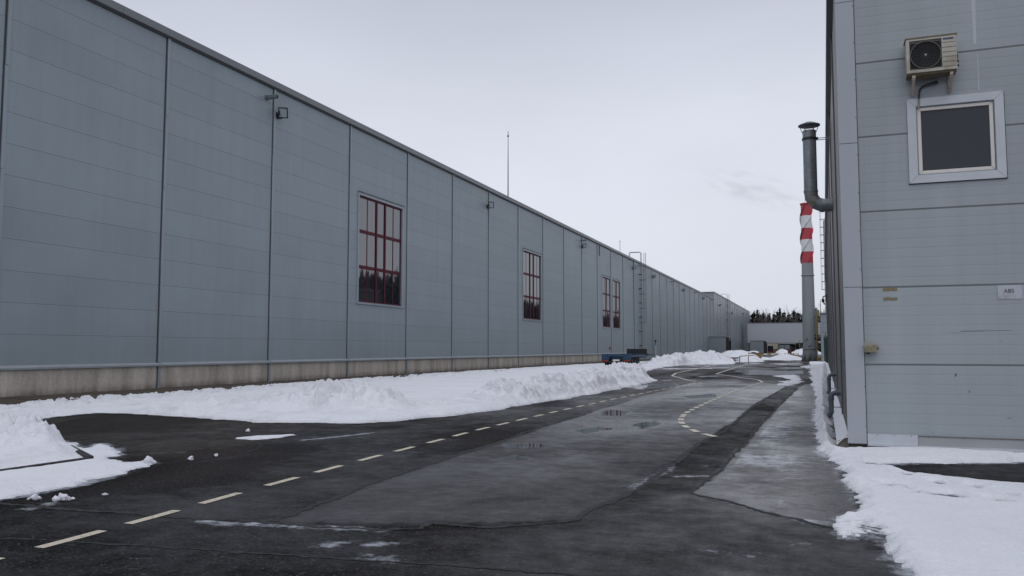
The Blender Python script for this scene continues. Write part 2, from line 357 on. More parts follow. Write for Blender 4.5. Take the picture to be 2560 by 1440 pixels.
puddles = [gl((1240, 1112), (1330, 1105), (1405, 1112), (1370, 1120), (1270, 1120)), gl((1225, 1148), (1290, 1136), (1345, 1148), (1300, 1153)), gl((1490, 1030), (1530, 1022), (1580, 1030), (1565, 1040), (1500, 1040)),
           gl((1570, 1062), (1640, 1050), (1660, 1062), (1600, 1075)), gl((1700, 990), (1790, 984), (1800, 992), (1720, 998)), gl((1420, 1076), (1500, 1066), (1540, 1072), (1460, 1085)), gl((1560, 968), (1680, 957), (1700, 962), (1600, 974))]
frostl = [gl((500, 1302), (560, 1309), (640, 1309), (700, 1313), (800, 1317), (960, 1326)), gl((1580, 1222), (1640, 1190), (1680, 1165)), gl((1690, 1192), (1780, 1190)), gl((2000, 1300), (2060, 1312)), gl((760, 1100), (860, 1090), (930, 1082)), gl((600, 1096), (735, 1088)),
          gl((920, 1392), (975, 1400)), gl((820, 1362), (850, 1358)), gl((930, 1362), (980, 1358)), gl((340, 1388), (370, 1394)), gl((70, 1272), (130, 1258)), gl((1950, 1355), (2010, 1358)), gl((1700, 1376), (1890, 1388)), gl((1930, 1250), (2040, 1278)), gl((460, 1130), (370, 1132))]
verge = gl((105, 1003), (330, 991), (560, 975), (800, 957), (1000, 942), (1300, 923), (1500, 911), (1560, 909)) + [(-19.5, 100), (-22, 125), (-14, 118)] + gl((1820, 909), (1655, 914), (1605, 932), (1640, 952), (1480, 984), (1350, 1005), (1230, 1026), (1100, 1042), (985, 1052), (900, 1058), (670, 1054), (480, 1043), (330, 1033), (240, 1032), (130, 1042), (40, 1058), (-60, 1075), (-200, 1060), (-200, 1030), (0, 1022))
bank = gl((1636, 955), (1480, 986), (1350, 1006), (1230, 1027), (1100, 1042), (985, 1053), (900, 1059), (670, 1055), (480, 1044), (330, 1034)) + [(-18.3, 16.6), (-17.2, 18.2), (-14.5, 19.2), (-12.2, 21), (-9.6, 26), (-9.6, 33), (-10.2, 40), (-11.2, 50), (-11.5, 56)] + gl((1600, 931))
flatL = gl((-260, 1120), (0, 1110), (150, 1100), (215, 1125), (250, 1108), (290, 1122), (300, 1140), (260, 1150), (330, 1158), (385, 1158), (345, 1172), (300, 1190), (215, 1205), (205, 1212), (100, 1230), (0, 1250), (-260, 1290))
rsnow = gl((2028, 903), (2032, 930), (2036, 965), (2046, 1000), (2040, 1040), (2046, 1090), (2052, 1130), (2090, 1165), (2112, 1200), (2140, 1245), (2165, 1275), (2150, 1288), (2098, 1296), (2092, 1312), (2110, 1345), (2165, 1340), (2205, 1350), (2228, 1380), (2250, 1405), (2280, 1445), (2340, 1560), (3400, 1560)) + [(8, 14.0), (1.0, 14.03), (.72, 13.93), (.36, 13.98), (.27, 14.3), (.25, 17), (.33, 30), (.85, 80), (1.2, 108)]
bare = gl((2205, 1163), (2330, 1160), (2560, 1158), (2900, 1156), (2900, 1250), (2560, 1213), (2440, 1204), (2330, 1190), (2260, 1176))
def snow_gap(X, Y):                          # distance from the snow, outside it
    b = sdist(X, Y, bare)
    return np.minimum.reduce([np.maximum(-sdist(X, Y, p), 0) for p in (verge, flatL)] + [np.where(b > 0, b + .05, np.maximum(-sdist(X, Y, rsnow), 0))])
def a_tone(X, Y):
    v = .64 + .0 * X
    v = np.where(sdist(X, Y, mid) > 0, .84, v); v = np.where(sdist(X, Y, front) > 0, .46, v)
    v = v + (.22 + .40 * sstep(10, 14, Y)) * sstep(-.05, .05, sdist(X, Y, rightlane)); s_ = sstep(-.03, .03, sdist(X, Y, trench)); v = v * (1 - s_) + .62 * s_
    v = v * (1 - .75 * np.exp(-(ldist(X, Y, crackA) / .07) ** 2)) * (1 - .7 * np.exp(-(ldist(X, Y, crackB) / .05) ** 2)) * (1 - .5 * np.exp(-(ldist(X, Y, crackC) / .06) ** 2))
    v = v * (1 - .5 * np.exp(-(snow_gap(X, Y) / .4) ** 2))
    v = v * (1 - .25 * sstep(35, 60, Y))
    return v * (.7 + .6 * fbm(X * .35, Y * .3, 5, 3))
def a_wet(X, Y):
    v = .14 + .30 * sstep(14, 30, Y) + .0 * X
    v = np.where(sdist(X, Y, mid) > 0, .40 + .42 * sstep(8, 20, Y), v); v = np.where(sdist(X, Y, front) > 0, .10 + .40 * sstep(-3.2, -1.2, X), v)
    v = np.where(sdist(X, Y, rightlane) > 0, .86, v); v = np.where(sdist(X, Y, trench) > 0, .30, v)
    v = np.maximum(v, (.30 + 1.3 * (fbm(X * .45, Y * .16, 5, 25) - .40)) * sstep(28, 45, Y)); v = np.where(Y > 40, np.minimum(v, .2 + 1.6 * np.clip(fbm(X * .4, Y * .13, 5, 26) - .36, 0, 1)), v); v = np.where(sdist(X, Y, apron) > -.1, .12, v)
    return np.clip(v + .95 * (fbm(X * .5, Y * .3, 5, 21) - .5), 0, 1)
def a_frost(X, Y):
    v = 0 * X
    for k, l in enumerate(frostl): v = np.maximum(v, (.5 if k in (11, 12, 13, 9, 14) else .68 if k == 1 else .85) * np.exp(-(ldist(X, Y, l) / (.11 if k == 0 else .08 if k == 2 else .12)) ** 2))
    rl = sdist(X, Y, rightlane)
    v = np.maximum(v, sstep(0, .15, rl) * np.clip(.46 + 1.9 * (fbm(X * 1.1, Y * .8, 5, 40) - .46), 0, .95) * (.35 + .65 * sstep(9.5, 12, Y)) * sstep(.1, .7, snow_gap(X, Y)))
    tq = sdist(X, Y, trench); v = np.maximum(v, sstep(0, .1, tq) * np.clip(1.6 * (fbm(X * 1.6, Y * 1.1, 4, 44) - .55), 0, .5))
    md = sdist(X, Y, mid); v = np.maximum(v, sstep(0, .4, md) * np.clip(1.5 * (fbm(X * .8, Y * .6, 5, 50) - .48), 0, .55) * sstep(11, 19, Y))
    v = np.maximum(v, np.clip(1.8 * (fbm(X * .5, Y * .2, 5, 60) - .52), 0, .65) * sstep(30, 50, Y))
    v = np.maximum(v, .55 * np.exp(-(ldist(X, Y, gl((1830, 1120), (1880, 1080), (1960, 990))) / .25) ** 2) * fbm(X * 2, Y, 3, 70))
    v = np.maximum(v, .95 * np.exp(-(snow_gap(X, Y) / .16) ** 2) * (.25 + 1.1 * fbm(X * 1.3, Y * 1.3, 3, 33)))
    return np.clip(v, 0, 1)
def a_pud(X, Y):
    v = 0 * X
    for p in puddles: v = np.maximum(v, sstep(-.25, .2, sdist(X, Y, p)))
    v = np.maximum(v, sstep(.60, .68, fbm(X * .3, Y * .16, 4, 91)) * sstep(30, 45, Y) * .9)
    return v
def a_brn(X, Y):
    v = .25 * sstep(.4, .6, fbm(X * .3, Y * .3, 3, 8)) + .55 * sstep(-.3, .3, sdist(X, Y, apron)) + .8 * sstep(0, .3, sdist(X, Y, rightlane)) * sstep(15, 9, Y)
    return np.clip(v + .5 * sstep(30, 60, Y), 0, 1)
rd = grid_mesh('road', steps((-24.3, -17, .3), (-17, 4.6, .1), (4.6, 20, .8)), steps((-8, 3.5, .5), (3.5, 30, .1), (30, 75, .22), (75, 150, .6), (150, 420, 4)),
               lambda X, Y: .02 * (fbm(X * .25, Y * .25, 3, 1) - .5) * sstep(0, 6, Y) - .05 * sstep(330, 420, Y), M['asphalt'], attrs=dict(tone=a_tone, wet=a_wet, frost=a_frost, puddle=a_pud, brown=a_brn))
rd['kind'] = 'structure'
def road_z(x, y):
    X = np.array([float(x)]); Y = np.array([float(y)]); return float(.02 * (fbm(X * .25, Y * .25, 3, 1) - .5)[0] * sstep(0, 6, Y)[0])
def resample(pts, step):
    P = [np.array(p, float) for p in pts]; o = [P[0]]
    for a, b in zip(P[:-1], P[1:]):
        n = max(1, int(np.linalg.norm(b - a) / step))
        for i in range(1, n + 1): o.append(a + (b - a) * i / n)
    return o
def strip(mb, pts, width, z, jag=0.0, step=.12, seed=0):
    P = resample(pts, step); rr = random.Random(seed); n = len(P); vs = []; fs = []; off = 0
    for i, p in enumerate(P):
        d = P[min(i + 1, n - 1)] - P[max(i - 1, 0)]; d = d / (np.linalg.norm(d) + 1e-9); nn = np.array((-d[1], d[0]))
        off = off * .7 + rr.uniform(-jag, jag); wd = width * (rr.uniform(.3, 1.25) if jag else 1)
        for sgn in (-1, 1):
            q = p + nn * (off + sgn * wd / 2); vs.append((q[0], q[1], road_z(*q) + z))
        if i: fs.append((2 * i - 2, 2 * i - 1, 2 * i + 1, 2 * i))
    mb.add(vs, fs)
for i, (c_, w_) in enumerate(((crackA, .09), (crackB, .065), (crackC, .10), (crackD, .05), (crackE, .045))):
    mb = MB(); strip(mb, c_, w_, .004, .022, .05, i); mb.build('road_crack', M['crack'], kind='structure')
# dashed lines
ctr = [(-5.92, 3.3), (-5.98, 4.4), (-6.0, 5.4), (-6.04, 6.36), (-6.11, 7.4), (-6.17, 8.58), (-6.22, 9.68), (-6.27, 10.87), (-6.29, 12), (-6.33, 13.24), (-6.37, 14.4), (-6.39, 15.57), (-6.38, 16.7), (-6.33, 20.76), (-6.21, 25), (-5.91, 30.6), (-5.55, 36), (-5.18, 41.1)]
def along(pts, y):
    return (np.interp(y, [p[1] for p in pts], [p[0] for p in pts]), y)
mb = MB(); mids = [3.4] + [p[1] for p in ctr[1:13]]
while mids[-1] < 40: mids.append(mids[-1] + 1.17)
for i, y in enumerate(mids):
    h = .33 if y < 30 else .4
    strip(mb, [along(ctr, y - h), along(ctr, y), along(ctr, y + h)], .105, .005)
mb.build('road_marking', M['line'], kind='structure')
cur = [(-1.78, 15.6), (-2.18, 16.27), (-2.57, 17.34), (-2.8, 18.23), (-2.98, 19.37), (-3.11, 20.82), (-3.14, 22.7), (-3.13, 24.77), (-3.06, 28.42), (-2.88, 33.97), (-2.55, 41.0)]
P = resample(cur, .02); mb = MB(); acc = 0; seg = []
for a, b in zip(P[:-1], P[1:]):
    acc += np.linalg.norm(b - a); per = .86 if a[1] < 20 else .95
    if acc % per < .55: seg.append(a)
    elif len(seg) > 5: strip(mb, [seg[0], seg[len(seg) // 2], seg[-1]], .13, .008); seg = []
mb.build('road_marking', M['line_b'], kind='structure')
mb = MB()
strip(mb, [(-2.55, 41.2), (-2.5, 42.1), (-2.87, 44.7), (-6.09, 54.4), (-6.6, 75), (-6.86, 91.3)], .14, .009); strip(mb, [(-5.6, 41.3), (-6.06, 42.5), (-8.11, 49.5), (-8.8, 55.2), (-9.4, 80), (-9.74, 104.4)], .14, .009)
strip(mb, gl((1500, 994), (1530, 994)), .1, .005); strip(mb, gl((1655, 952), (1680, 950)), .2, .005)
mb.build('road_marking', M['line_faint'], kind='structure')
# soil verge along the hall
so_ = grid_mesh('soil_verge', steps((-24.3, -19, .12)), steps((8, 60, .12), (60, 120, .5)), lambda X, Y: .05 + .06 * fbm(X * 1.2, Y * 1.2, 4, 5) - .09 * sstep(-21.2, -20.0, X + 1.2 * fbm(X * .6, Y * .6, 3, 6)), M['soil'], drop=-.02); so_['kind'] = 'structure'
mb = MB()
strip(mb, gl((665, 1040), (800, 1043), (900, 1046), (935, 1047)), .09, .05); strip(mb, gl((20, 1003), (150, 1008), (262, 1016)), .10, .10, .01)
strip(mb, gl((-80, 1207), (0, 1193), (120, 1173), (222, 1158), (190, 1138), (172, 1129)), .07, .07)
kb = MB()
for (a, b) in ((gl((-80, 1203), (224, 1158))), (gl((224, 1156), (172, 1127))), (gl((20, 1002), (262, 1015))), (gl((660, 1039), (935, 1045)))):
    d = Vector((b[0] - a[0], b[1] - a[1], 0)); L_ = d.length; m_ = Matrix.Translation((a[0], a[1], 0)) @ Matrix.Rotation(math.atan2(d.y, d.x), 4, 'Z'); kb.box(0, L_, -.05, .05, -.03, .085, mat=m_)
kb.build('kerb', M['crack'], kind='structure')

# ================================================================== SNOW
def snow_obj(name, outline, xs, ys, hf, mat, ragged=.25, rag_scale=1.2, label=None, cat=None, kind=None, holes=(), edge=.35, base=.10, seed=0, body_w=.5):
    def z(X, Y):
        sd = sdist(X, Y, outline)
        for hpoly, s_ in holes: sd = np.minimum(sd, -sdist(X, Y, hpoly) + s_)
        rg_ = ragged(X, Y) if callable(ragged) else ragged
        sd = sd + rg_ * (fbm(X * rag_scale, Y * rag_scale, 5, seed) - .5) * 2 + rg_ * .7 * (fbm(X * rag_scale * 5 + 3, Y * rag_scale * 5, 4, seed + 50) - .5)
        body = hf(X, Y, sd)
        zz = base * np.clip(sd / edge, 0, 1) ** .55 + body * sstep(0, body_w, sd)
        return np.where(sd > 0, zz + .004, -.08 + 0 * zz) + np.where(sd > 0, 0, np.clip(sd, -.05, 0) * .2)
    o = grid_mesh(name, xs, ys, z, mat, drop=-.03)
    if kind: o['kind'] = kind
    if label: tag(o, label, cat)
    return o
def ridge(X, Y, pts, wd, lumps=True, seed=0, lump=.22, sc=2.6):
    """pts: (x, y, height); a ploughed bank with a crest along the polyline"""
    h = 0 * X
    P = [np.array(p, float) for p in pts]
    for a, b in zip(P[:-1], P[1:]):
        e = b[:2] - a[:2]; t = np.clip(((X - a[0]) * e[0] + (Y - a[1]) * e[1]) / (e @ e + 1e-9), 0, 1)
        d = np.hypot(X - a[0] - t * e[0], Y - a[1] - t * e[1]); hh = a[2] + (b[2] - a[2]) * t
        h = np.maximum(h, hh * np.exp(-(d / wd) ** 2 * 1.0))
    n = .72 + .56 * fbm(X * .9, Y * .9, 4, seed + 3); h = h * n
    if lumps:
        k = sstep(.02, .22, h)
        wx = X + .35 * (fbm(X * 1.7, Y * 1.7, 3, seed + 6) - .5); wy = Y + .35 * (fbm(X * 1.7, Y * 1.7, 3, seed + 7) - .5)
        rg = 1 - np.abs(2 * fbm(wx * sc * .55, wy * sc * .55, 5, seed + 2) - 1) * 2.2
        pick = sstep(.42, .62, fbm(X * 1.1, Y * 1.1, 3, seed + 8))
        h = h + k * lump * (.40 * rg + pick * (.50 * clods(wx * sc, wy * sc, seed) + .36 * clods(wx * sc * 2.1, wy * sc * 2.1, seed + 1)) + .42 * clods(wx * sc * 3.7, wy * sc * 3.7, seed + 4) - .30)
    return h
# flat snow of the left verge (nobody could count it)
def verge_h(X, Y, sd):
    return .06 * fbm(X * .5, Y * .5, 4, 11) + .03 * fbm(X * 4, Y * 4, 3, 12) - .24 * sstep(-16.5, -21.0, X) * sstep(.40, .56, fbm(X * 6.5, Y * 4.0, 4, 13) * .65 + fbm(X * 1.2, Y * .8, 3, 14) * .35) * sstep(70, 45, Y)
snow_obj('snow_cover', verge, steps((-24, -16, .11), (-16, -6, .08)), steps((9, 34, .08), (34, 70, .16), (70, 126, .5)), verge_h, M['snow'], ragged=.28, kind='stuff', base=.10, seed=31)
# long ploughed bank along the road
crest = [(-17.2, 16.6, .06), (-14.3, 17.0, .12), (-12.6, 17.3, .30), (-11.4, 17.8, .38), (-10.5, 18.6, .36), (-9.9, 19.8, .08), (-9.4, 21.5, .10), (-9.0, 24, .26), (-8.9, 27, .33), (-8.95, 31, .40), (-9.2, 36, .48), (-9.7, 42, .50), (-10.3, 48, .34), (-10.8, 52, .10)]
snow_obj('snow_bank', bank, steps((-19, -7, .055)), steps((12.5, 30, .055), (30, 58, .1)), lambda X, Y, sd: ridge(X, Y, crest, .75 + .02 * (Y - 15), seed=4, lump=.40, sc=2.6), M['snow_dirty'], ragged=.3, label='long ploughed bank of lumpy snow along the left road edge', cat='snow bank', base=.13, edge=.5, seed=17)
# near left heap behind its kerb
heapL = gl((-260, 1075), (0, 1068), (60, 1078), (120, 1088), (140, 1108), (200, 1135), (228, 1158), (120, 1176), (0, 1198), (-260, 1240))
snow_obj('snow_heap', heapL, steps((-18, -8.5, .045)), steps((5.5, 13.5, .045)), lambda X, Y, sd: ridge(X, Y, [(-15.5, 8.2, .32), (-12.6, 9.1, .25), (-11.5, 9.6, .20), (-10.6, 9.75, .08)], .8, seed=8, lump=.46, sc=3.4), M['snow_dirty'], ragged=.16, label='lumpy white snow heap at the left picture edge beside a dark kerb', cat='snow heap', base=.10, seed=3)
snow_obj('snow_cover', flatL, steps((-16, -7.5, .05)), steps((4.8, 12.5, .05)), lambda X, Y, sd: .03 * fbm(X * 3, Y * 3, 4, 2), M['snow'], ragged=.16, rag_scale=2.2, kind='stuff', base=.05, edge=.3, seed=5)
patch = gl((590, 1096), (640, 1091), (735, 1087), (700, 1095), (640, 1099))
snow_obj('snow_cover', patch, steps((-12, -8, .04)), steps((10.5, 15, .04)), lambda X, Y, sd: 0 * X, M['snow'], ragged=.08, rag_scale=3, kind='stuff', base=.03, edge=.2, seed=6)
# far heaps
far1 = gl((1600, 930), (1660, 918), (1720, 912), (1825, 911), (1840, 905)) + [(-11, 112), (-16, 112), (-18, 96), (-16.5, 75), (-14, 62)]
c1 = [(-12.6, 66, .0), (-13.6, 76, .12), (-13.7, 83, .62), (-13.2, 87, .45), (-12.9, 92, .72), (-12.5, 96, 1.02), (-12.1, 99, .88), (-11.6, 103, .55), (-11.0, 106, .12)]
snow_obj('snow_heap', far1, steps((-19, -8, .11)), steps((52, 113, .17)), lambda X, Y, sd: ridge(X, Y, c1, 1.6, seed=14, lump=.6, sc=1.5), M['snow_dirty'], ragged=.6, rag_scale=.5, label='tall heap of ploughed snow in front of the grey dock shelter', cat='snow heap', base=.18, edge=.8, seed=23)
def mound(cx, cy, rx, ry, h, label, seed):
    o = grid_mesh('snow_heap', np.linspace(cx - rx * 1.3, cx + rx * 1.3, 70), np.linspace(cy - ry * 1.3, cy + ry * 1.3, 70),
                  lambda X, Y: h * (np.clip(1 - ((X - cx) / rx) ** 2 - ((Y - cy) / ry) ** 2 + .5 * (fbm(X * .9, Y * .9, 4, seed) - .5), -.1, 1.2)) * (.8 + .4 * fbm(X * 1.7, Y * 1.7, 3, seed + 1)) + .06 * clods(X * 1.2, Y * 1.2, seed), M['snow_dirty'], drop=-.01)
    tag(o, label, 'snow heap'); return o
mound(-7.9, 108, 1.7, 3.0, .8, 'low rounded snow mound in front of the brown timber crate', 41)
mound(-15.6, 178, 4.2, 14, 1.2, 'snow heap between the dock shelter and the brown crate', 45)
mound(-4.2, 128, 2.6, 5, .75, 'flat snow mound under the yellow striped barrier', 47)
mound(-2.6, 245, 4.6, 10, 1.7, 'white snow heap beside the tall chimney foot far away', 49)
mound(-9.4, 262, 2.6, 6, 1.4, 'small far snow heap behind the barrier post', 52)
# right-hand snow
slots = [gl((a, b - 3), ((a + c) / 2, (b + d) / 2 - 3.5), (c, d), ((a + c) / 2, (b + d) / 2 + 3)) for a, b, c, d in ((2240, 1187, 2296, 1195), (2332, 1210, 2380, 1220), (2428, 1222, 2475, 1232), (2488, 1232, 2546, 1246), (2220, 1217, 2272, 1226), (2284, 1233, 2312, 1238), (2475, 1252, 2518, 1260), (2170, 1162, 2200, 1168), (2328, 1239, 2350, 1243), (2370, 1244, 2390, 1248))]
tread = [gl((2092 + 3 * i, 1299 + 8 * i), (2150 + 4 * i, 1304 + 8 * i), (2196 + 2 * i, 1317 + 8 * i), (2150 + 3 * i, 1308 + 8 * i)) for i in range(6)]
def right_h(X, Y, sd):
    fr = ridge(X, Y, [(.35, 13.8, .03), (.8, 13.68, .07), (1.6, 13.68, .10), (2.6, 13.66, .105), (6, 13.6, .11)], .3, lumps=False, seed=61)
    side = ridge(X, Y, [(.1, 13.6, .05), (.10, 15.5, .12), (.06, 18, .16), (.10, 25, .12), (.30, 45, .10), (.85, 100, .10)], .18, seed=63, lump=.22, sc=5)
    eg = (.045 * clods(X * 8, Y * 8, 66) + .03 * clods(X * 15, Y * 15, 67)) * sstep(.40, .05, sd) * sstep(.30, .6, fbm(X * 1.5, Y * 1.5, 3, 68)) * sstep(1.3, .5, X)
    return fr + side + eg + .025 * fbm(X * 1.2, Y * 1.2, 3, 64)
snow_obj('snow_cover', rsnow, steps((-1.4, 3.4, .035), (3.4, 7, .12)), steps((5.2, 20, .035), (20, 110, .16)), right_h, M['snow'], ragged=lambda X, Y: .13 + .009 * np.clip(Y - 16, 0, 50), rag_scale=3.0, kind='stuff', base=.045, edge=.18, holes=[(bare, -.05)] + [(s_, -.02) for s_ in slots + tread], seed=71, body_w=.22)
ip = gl((1945, 962), (1975, 952), (1960, 944), (1935, 940), (1985, 938), (2010, 948), (1990, 960), (1975, 966))
snow_obj('snow_cover', ip, steps((-2.6, .2, .06)), steps((36, 60, .15)), lambda X, Y, sd: 0 * X, M['snow'], ragged=.5, rag_scale=.7, kind='stuff', base=.04, seed=77)
for k, q in enumerate((((1545, 872 + 60), (1600, 922), (1640, 940), (1600, 944)), ((2022, 913), (2000, 917), (2020, 922), (2040, 918)), ((1835, 899), (1900, 901), (1985, 897), (1905, 893)))):
    if k == 0: continue
    pl = gl(*q); xs_ = [p[0] for p in pl]; ys_ = [p[1] for p in pl]
    snow_obj('snow_cover', pl, np.linspace(min(xs_) - .5, max(xs_) + .5, 60), np.linspace(min(ys_) - 2, max(ys_) + 2, 80), lambda X, Y, sd: 0 * X, M['snow'], ragged=.6, rag_scale=.4, kind='stuff', base=.05, seed=80 + k)
def chunk(x, y, r, label, seed, flat=.7, group=None):
    bm = bmesh.new(); rr = random.Random(seed)
    for c_, k_ in [((0, 0, 0), 1)] + [((rr.uniform(-1, 1), rr.uniform(-.8, .8), 0), rr.uniform(.35, .6)) for _ in range(3)]:
        n0 = len(bm.verts); vs = []
        for _ in range(13):
            d = Vector((rr.gauss(0, 1), rr.gauss(0, 1), rr.gauss(0, 1))).normalized() * rr.uniform(.75, 1.1) * k_; d.z *= flat; vs.append(bm.verts.new((d.x + c_[0], d.y + c_[1], max(-.15, d.z + .25 * k_))))
        h = bmesh.ops.convex_hull(bm, input=vs); bmesh.ops.delete(bm, geom=[v for v in h['geom_interior'] if isinstance(v, bmesh.types.BMVert)], context='VERTS')
    bmesh.ops.triangulate(bm, faces=bm.faces); bmesh.ops.subdivide_edges(bm, edges=bm.edges, cuts=3, use_grid_fill=True, smooth=.25)
    for v in bm.verts:
        p = v.co; a = np.array([p.x * 2.3 + seed]); b_ = np.array([p.y * 2.3 + p.z * 1.7]); v.co = p * (1 + .34 * float(fbm(a, b_, 4, seed)[0] - .5)) * r
    me = bpy.data.meshes.new('snow_chunk'); bm.to_mesh(me); bm.free()
    for p in me.polygons: p.use_smooth = True
    me.materials.append(M['snow_dirty']); o = bpy.data.objects.new('snow_chunk', me); COL.objects.link(o); o.location = (x, y, .012); tag(o, label, 'snow chunk', group); return o
for (px, py, r_, lb, sd_) in ((140, 1254, .055, 'white snow chunk, largest of the lumps at the lower left', 1), (160, 1252, .07, 'greyish round snow lump touching the largest chunk', 2), (172, 1252, .038, 'small snow lump right of the rounded pair', 3), (86, 1250, .05, 'brownish snow lump left of the rounded pair', 4),
                              (262, 1240, .026, 'tiny lone snow ball on dark asphalt', 5), (372, 1162, .085, 'pointed snow chunk at the tip of the flat snow', 6), (352, 1163, .035, 'little snow crumb left of the pointed chunk', 7), (478, 1151, .05, 'flat snow crumb on the asphalt joint', 8), (540, 1142, .04, 'small snow crumb near the bend of the asphalt joint', 9), (125, 1040, .13, 'lone snow lump on the edge of the left verge', 10), (620, 1079, .05, 'snow crumb beside the white streak on the apron', 11)):
    x, y = gnd(px, py); chunk(x, y, r_, lb, sd_, .8 if sd_ != 6 else 1.2)

# ================================================================== LONG HALL on the left
HX = -24.39; BAY = 6.98; Y0 = 18.6; HT = 14.25
hall = thing('factory_hall', 'long grey clad hall with red framed windows above a concrete plinth', 'industrial hall', (HX, 0, 0))
wins = [(40.52, 46.0, 4.2, 10.58), (68.65, 74.0, 4.22, 10.56), (97.8, 102.2, 4.22, 10.62), (103.3, 107.66, 4.22, 10.62)]
def wall_with_holes(y0, y1, z0, z1, holes, x=0.0, rev=.16, ny=6):
    mb = MB(); yb = sorted({y0, y1, *[h[0] for h in holes], *[h[1] for h in holes]}); zb = sorted({z0, z1, *[h[2] for h in holes], *[h[3] for h in holes]})
    for a, b in zip(yb[:-1], yb[1:]):
        for c_, d in zip(zb[:-1], zb[1:]):
            if any(h[0] <= a and b <= h[1] and h[2] <= c_ and d <= h[3] for h in holes): continue
            mb.quad((x, a, c_), (x, b, c_), (x, b, d), (x, a, d))
    for h in holes:
        a, b, c_, d = h
        mb.quad((x, a, c_), (x - rev, a, c_), (x - rev, a, d), (x, a, d)); mb.quad((x, b, c_), (x, b, d), (x - rev, b, d), (x - rev, b, c_))
        mb.quad((x, a, c_), (x, b, c_), (x - rev, b, c_), (x - rev, a, c_)); mb.quad((x, a, d), (x - rev, a, d), (x - rev, b, d), (x, b, d))
    return mb
YA, YB, YE = -24.0, 116.3, 216.5
mb = wall_with_holes(YA, YB, 1.0, HT, [(w_[0] + .1, w_[1] - .1, w_[2] + .1, w_[3] - .1) for w_ in wins]); mb.build('wall', M['panel_left'], hall)
mb = MB(); mb.quad((.06, YB, -.05), (.06, YE, -.05), (.06, YE, HT), (.06, YB, HT)); mb.quad((0, YB, -.05), (.06, YB, -.05), (.06, YB, HT), (0, YB, HT)); mb.quad((.06, YE, -.05), (-40, YE, -.05), (-40, YE, HT), (.06, YE, HT)); mb.build('wall', M['panel_left'], hall)
mb = MB(); mb.quad((-40, YA, HT), (0, YA, HT), (0, YE, HT), (-40, YE, HT)); mb.quad((-40, YA, 0), (0, YA, 0), (0, YA, HT), (-40, YA, HT)); mb.quad((-40, YA, 0), (-40, YE, 0), (-40, YE, HT), (-40, YA, HT)); mb.build('roof', M['galv_dark'], hall)
mb = MB(); mb.box(-.2, .03, YA, YB - .02, -.1, .93); mb.build('plinth', M['concrete'], hall)
mb = MB(); mb.box(-.05, .10, YA, YB - .02, .935, 1.0, 1); mb.add([(-.05, YA, 1.001), (.12, YA, 1.001), (.12, YB, 1.001), (-.05, YB, 1.001), (.0, YA, 1.075), (.0, YB, 1.075)], [(1, 2, 5, 4)], 0); mb.box(.1, .125, YA, YB - .02, .94, 1.0, 1); mb.build('base_flashing', [simple('ledge flashing', (.29, .31, .325), .5, var=.1, scale=2, dirt=(.2, .19, .17), dirt_amt=.5), M['trim']], hall)
mb = MB()
y = YA
while y < YE:
    y2 = min(YE, y + 5.9); mb.box(-.5, .15, y, y2 - .012, HT + .03, HT + .32); y = y2
mb.box(-.5, .13, YA, YE, HT + .01, HT + .29); mb.box(.0, .075, YA, YE, HT - .06, HT + .01, 1)  # dark box under the flashing paints in its shadow line
mb.build('roof_flashing', [M['roof_edge'], M['trim_dark']], hall)
for k in range(-6, 29):
    y = Y0 + BAY * k; mb = MB(); x0 = 0.0 if y < YB else .06; zb = 1.08 if y < YB else 0
    rr = random.Random(k); z = HT - .06; first = True
    while z > zb + .05:
        L_ = rr.choice((3.2, 3.4, 3.0)); z2 = max(zb, z - L_); o_ = (.0 if first else rr.uniform(-.012, .012)); wd = .155 if y < YB else .09
        mb.box(x0, x0 + .045 + (.012 if first else 0), y + .03 + o_, y + wd + o_, z2 + .012, z, 0); z = z2; first = False
    mb.box(x0, x0 + .012, y - .035, y + .028, zb, HT - .06, 1)  # dark strip left of the cover strip stands in for its shadow
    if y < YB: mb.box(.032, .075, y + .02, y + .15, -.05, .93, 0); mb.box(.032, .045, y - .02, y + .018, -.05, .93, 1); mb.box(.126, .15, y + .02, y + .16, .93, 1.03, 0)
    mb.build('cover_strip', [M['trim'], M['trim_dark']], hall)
for (a, b, c_, d) in wins:
    mb = MB(); t_ = .13                                    # light flashing round the opening
    mb.box(-.14, .05, a - .02, a + t_, c_, d); mb.box(-.14, .05, b - t_, b + .02, c_, d); mb.box(-.14, .06, a + t_, b - t_, d - t_, d + .03); mb.box(-.14, .07, a - .05, b + .05, c_ - .02, c_ + .06)
    mb.box(.05, .09, a - .06, b + .06, d + .03, d + .07, 1)
    wo = mb.build('window', [M['trim'], M['trim_dark']], hall)
    ia, ib, ic, idd = a + t_, b - t_, c_ + .06, d - t_; H_ = idd - ic; W_ = ib - ia
    fr = MB(); ys_ = [ia + W_ * k / 5 for k in range(6)]; x_ = -.06
    for k, yy in enumerate(ys_):
        hw = .075 if k in (2, 3) else .035; dp = .05 if k in (2, 3) else .012
        if k == 0: yy += .045
        if k == 5: yy -= .045
        fr.box(x_ - .04, x_ + dp, yy - hw, yy + hw, ic - (.12 if k in (2, 3) else 0), idd)
    for k in range(4):
        zz = ic + H_ * k / 3; hw = .10 if k in (1, 2) else .06
        if k == 0: zz += .06
        if k == 3: zz -= .06
        fr.box(x_ - .035, x_ + .026, ia + .01, ib - .01, zz - hw, zz + hw)
    fr.build('frame', M['red'], wo)
    g = MB()
    for i in range(5):
        for j in range(3):
            e = random.uniform(-.004, .004); e2 = random.uniform(-.003, .003)
            g.quad((x_ + e, ys_[i], ic + H_ * j / 3 + .0), (x_ - e, ys_[i + 1], ic + H_ * j / 3), (x_ - e + e2, ys_[i + 1], ic + H_ * (j + 1) / 3), (x_ + e + e2, ys_[i], ic + H_ * (j + 1) / 3))
    g.build('pane', M['glass'], wo)
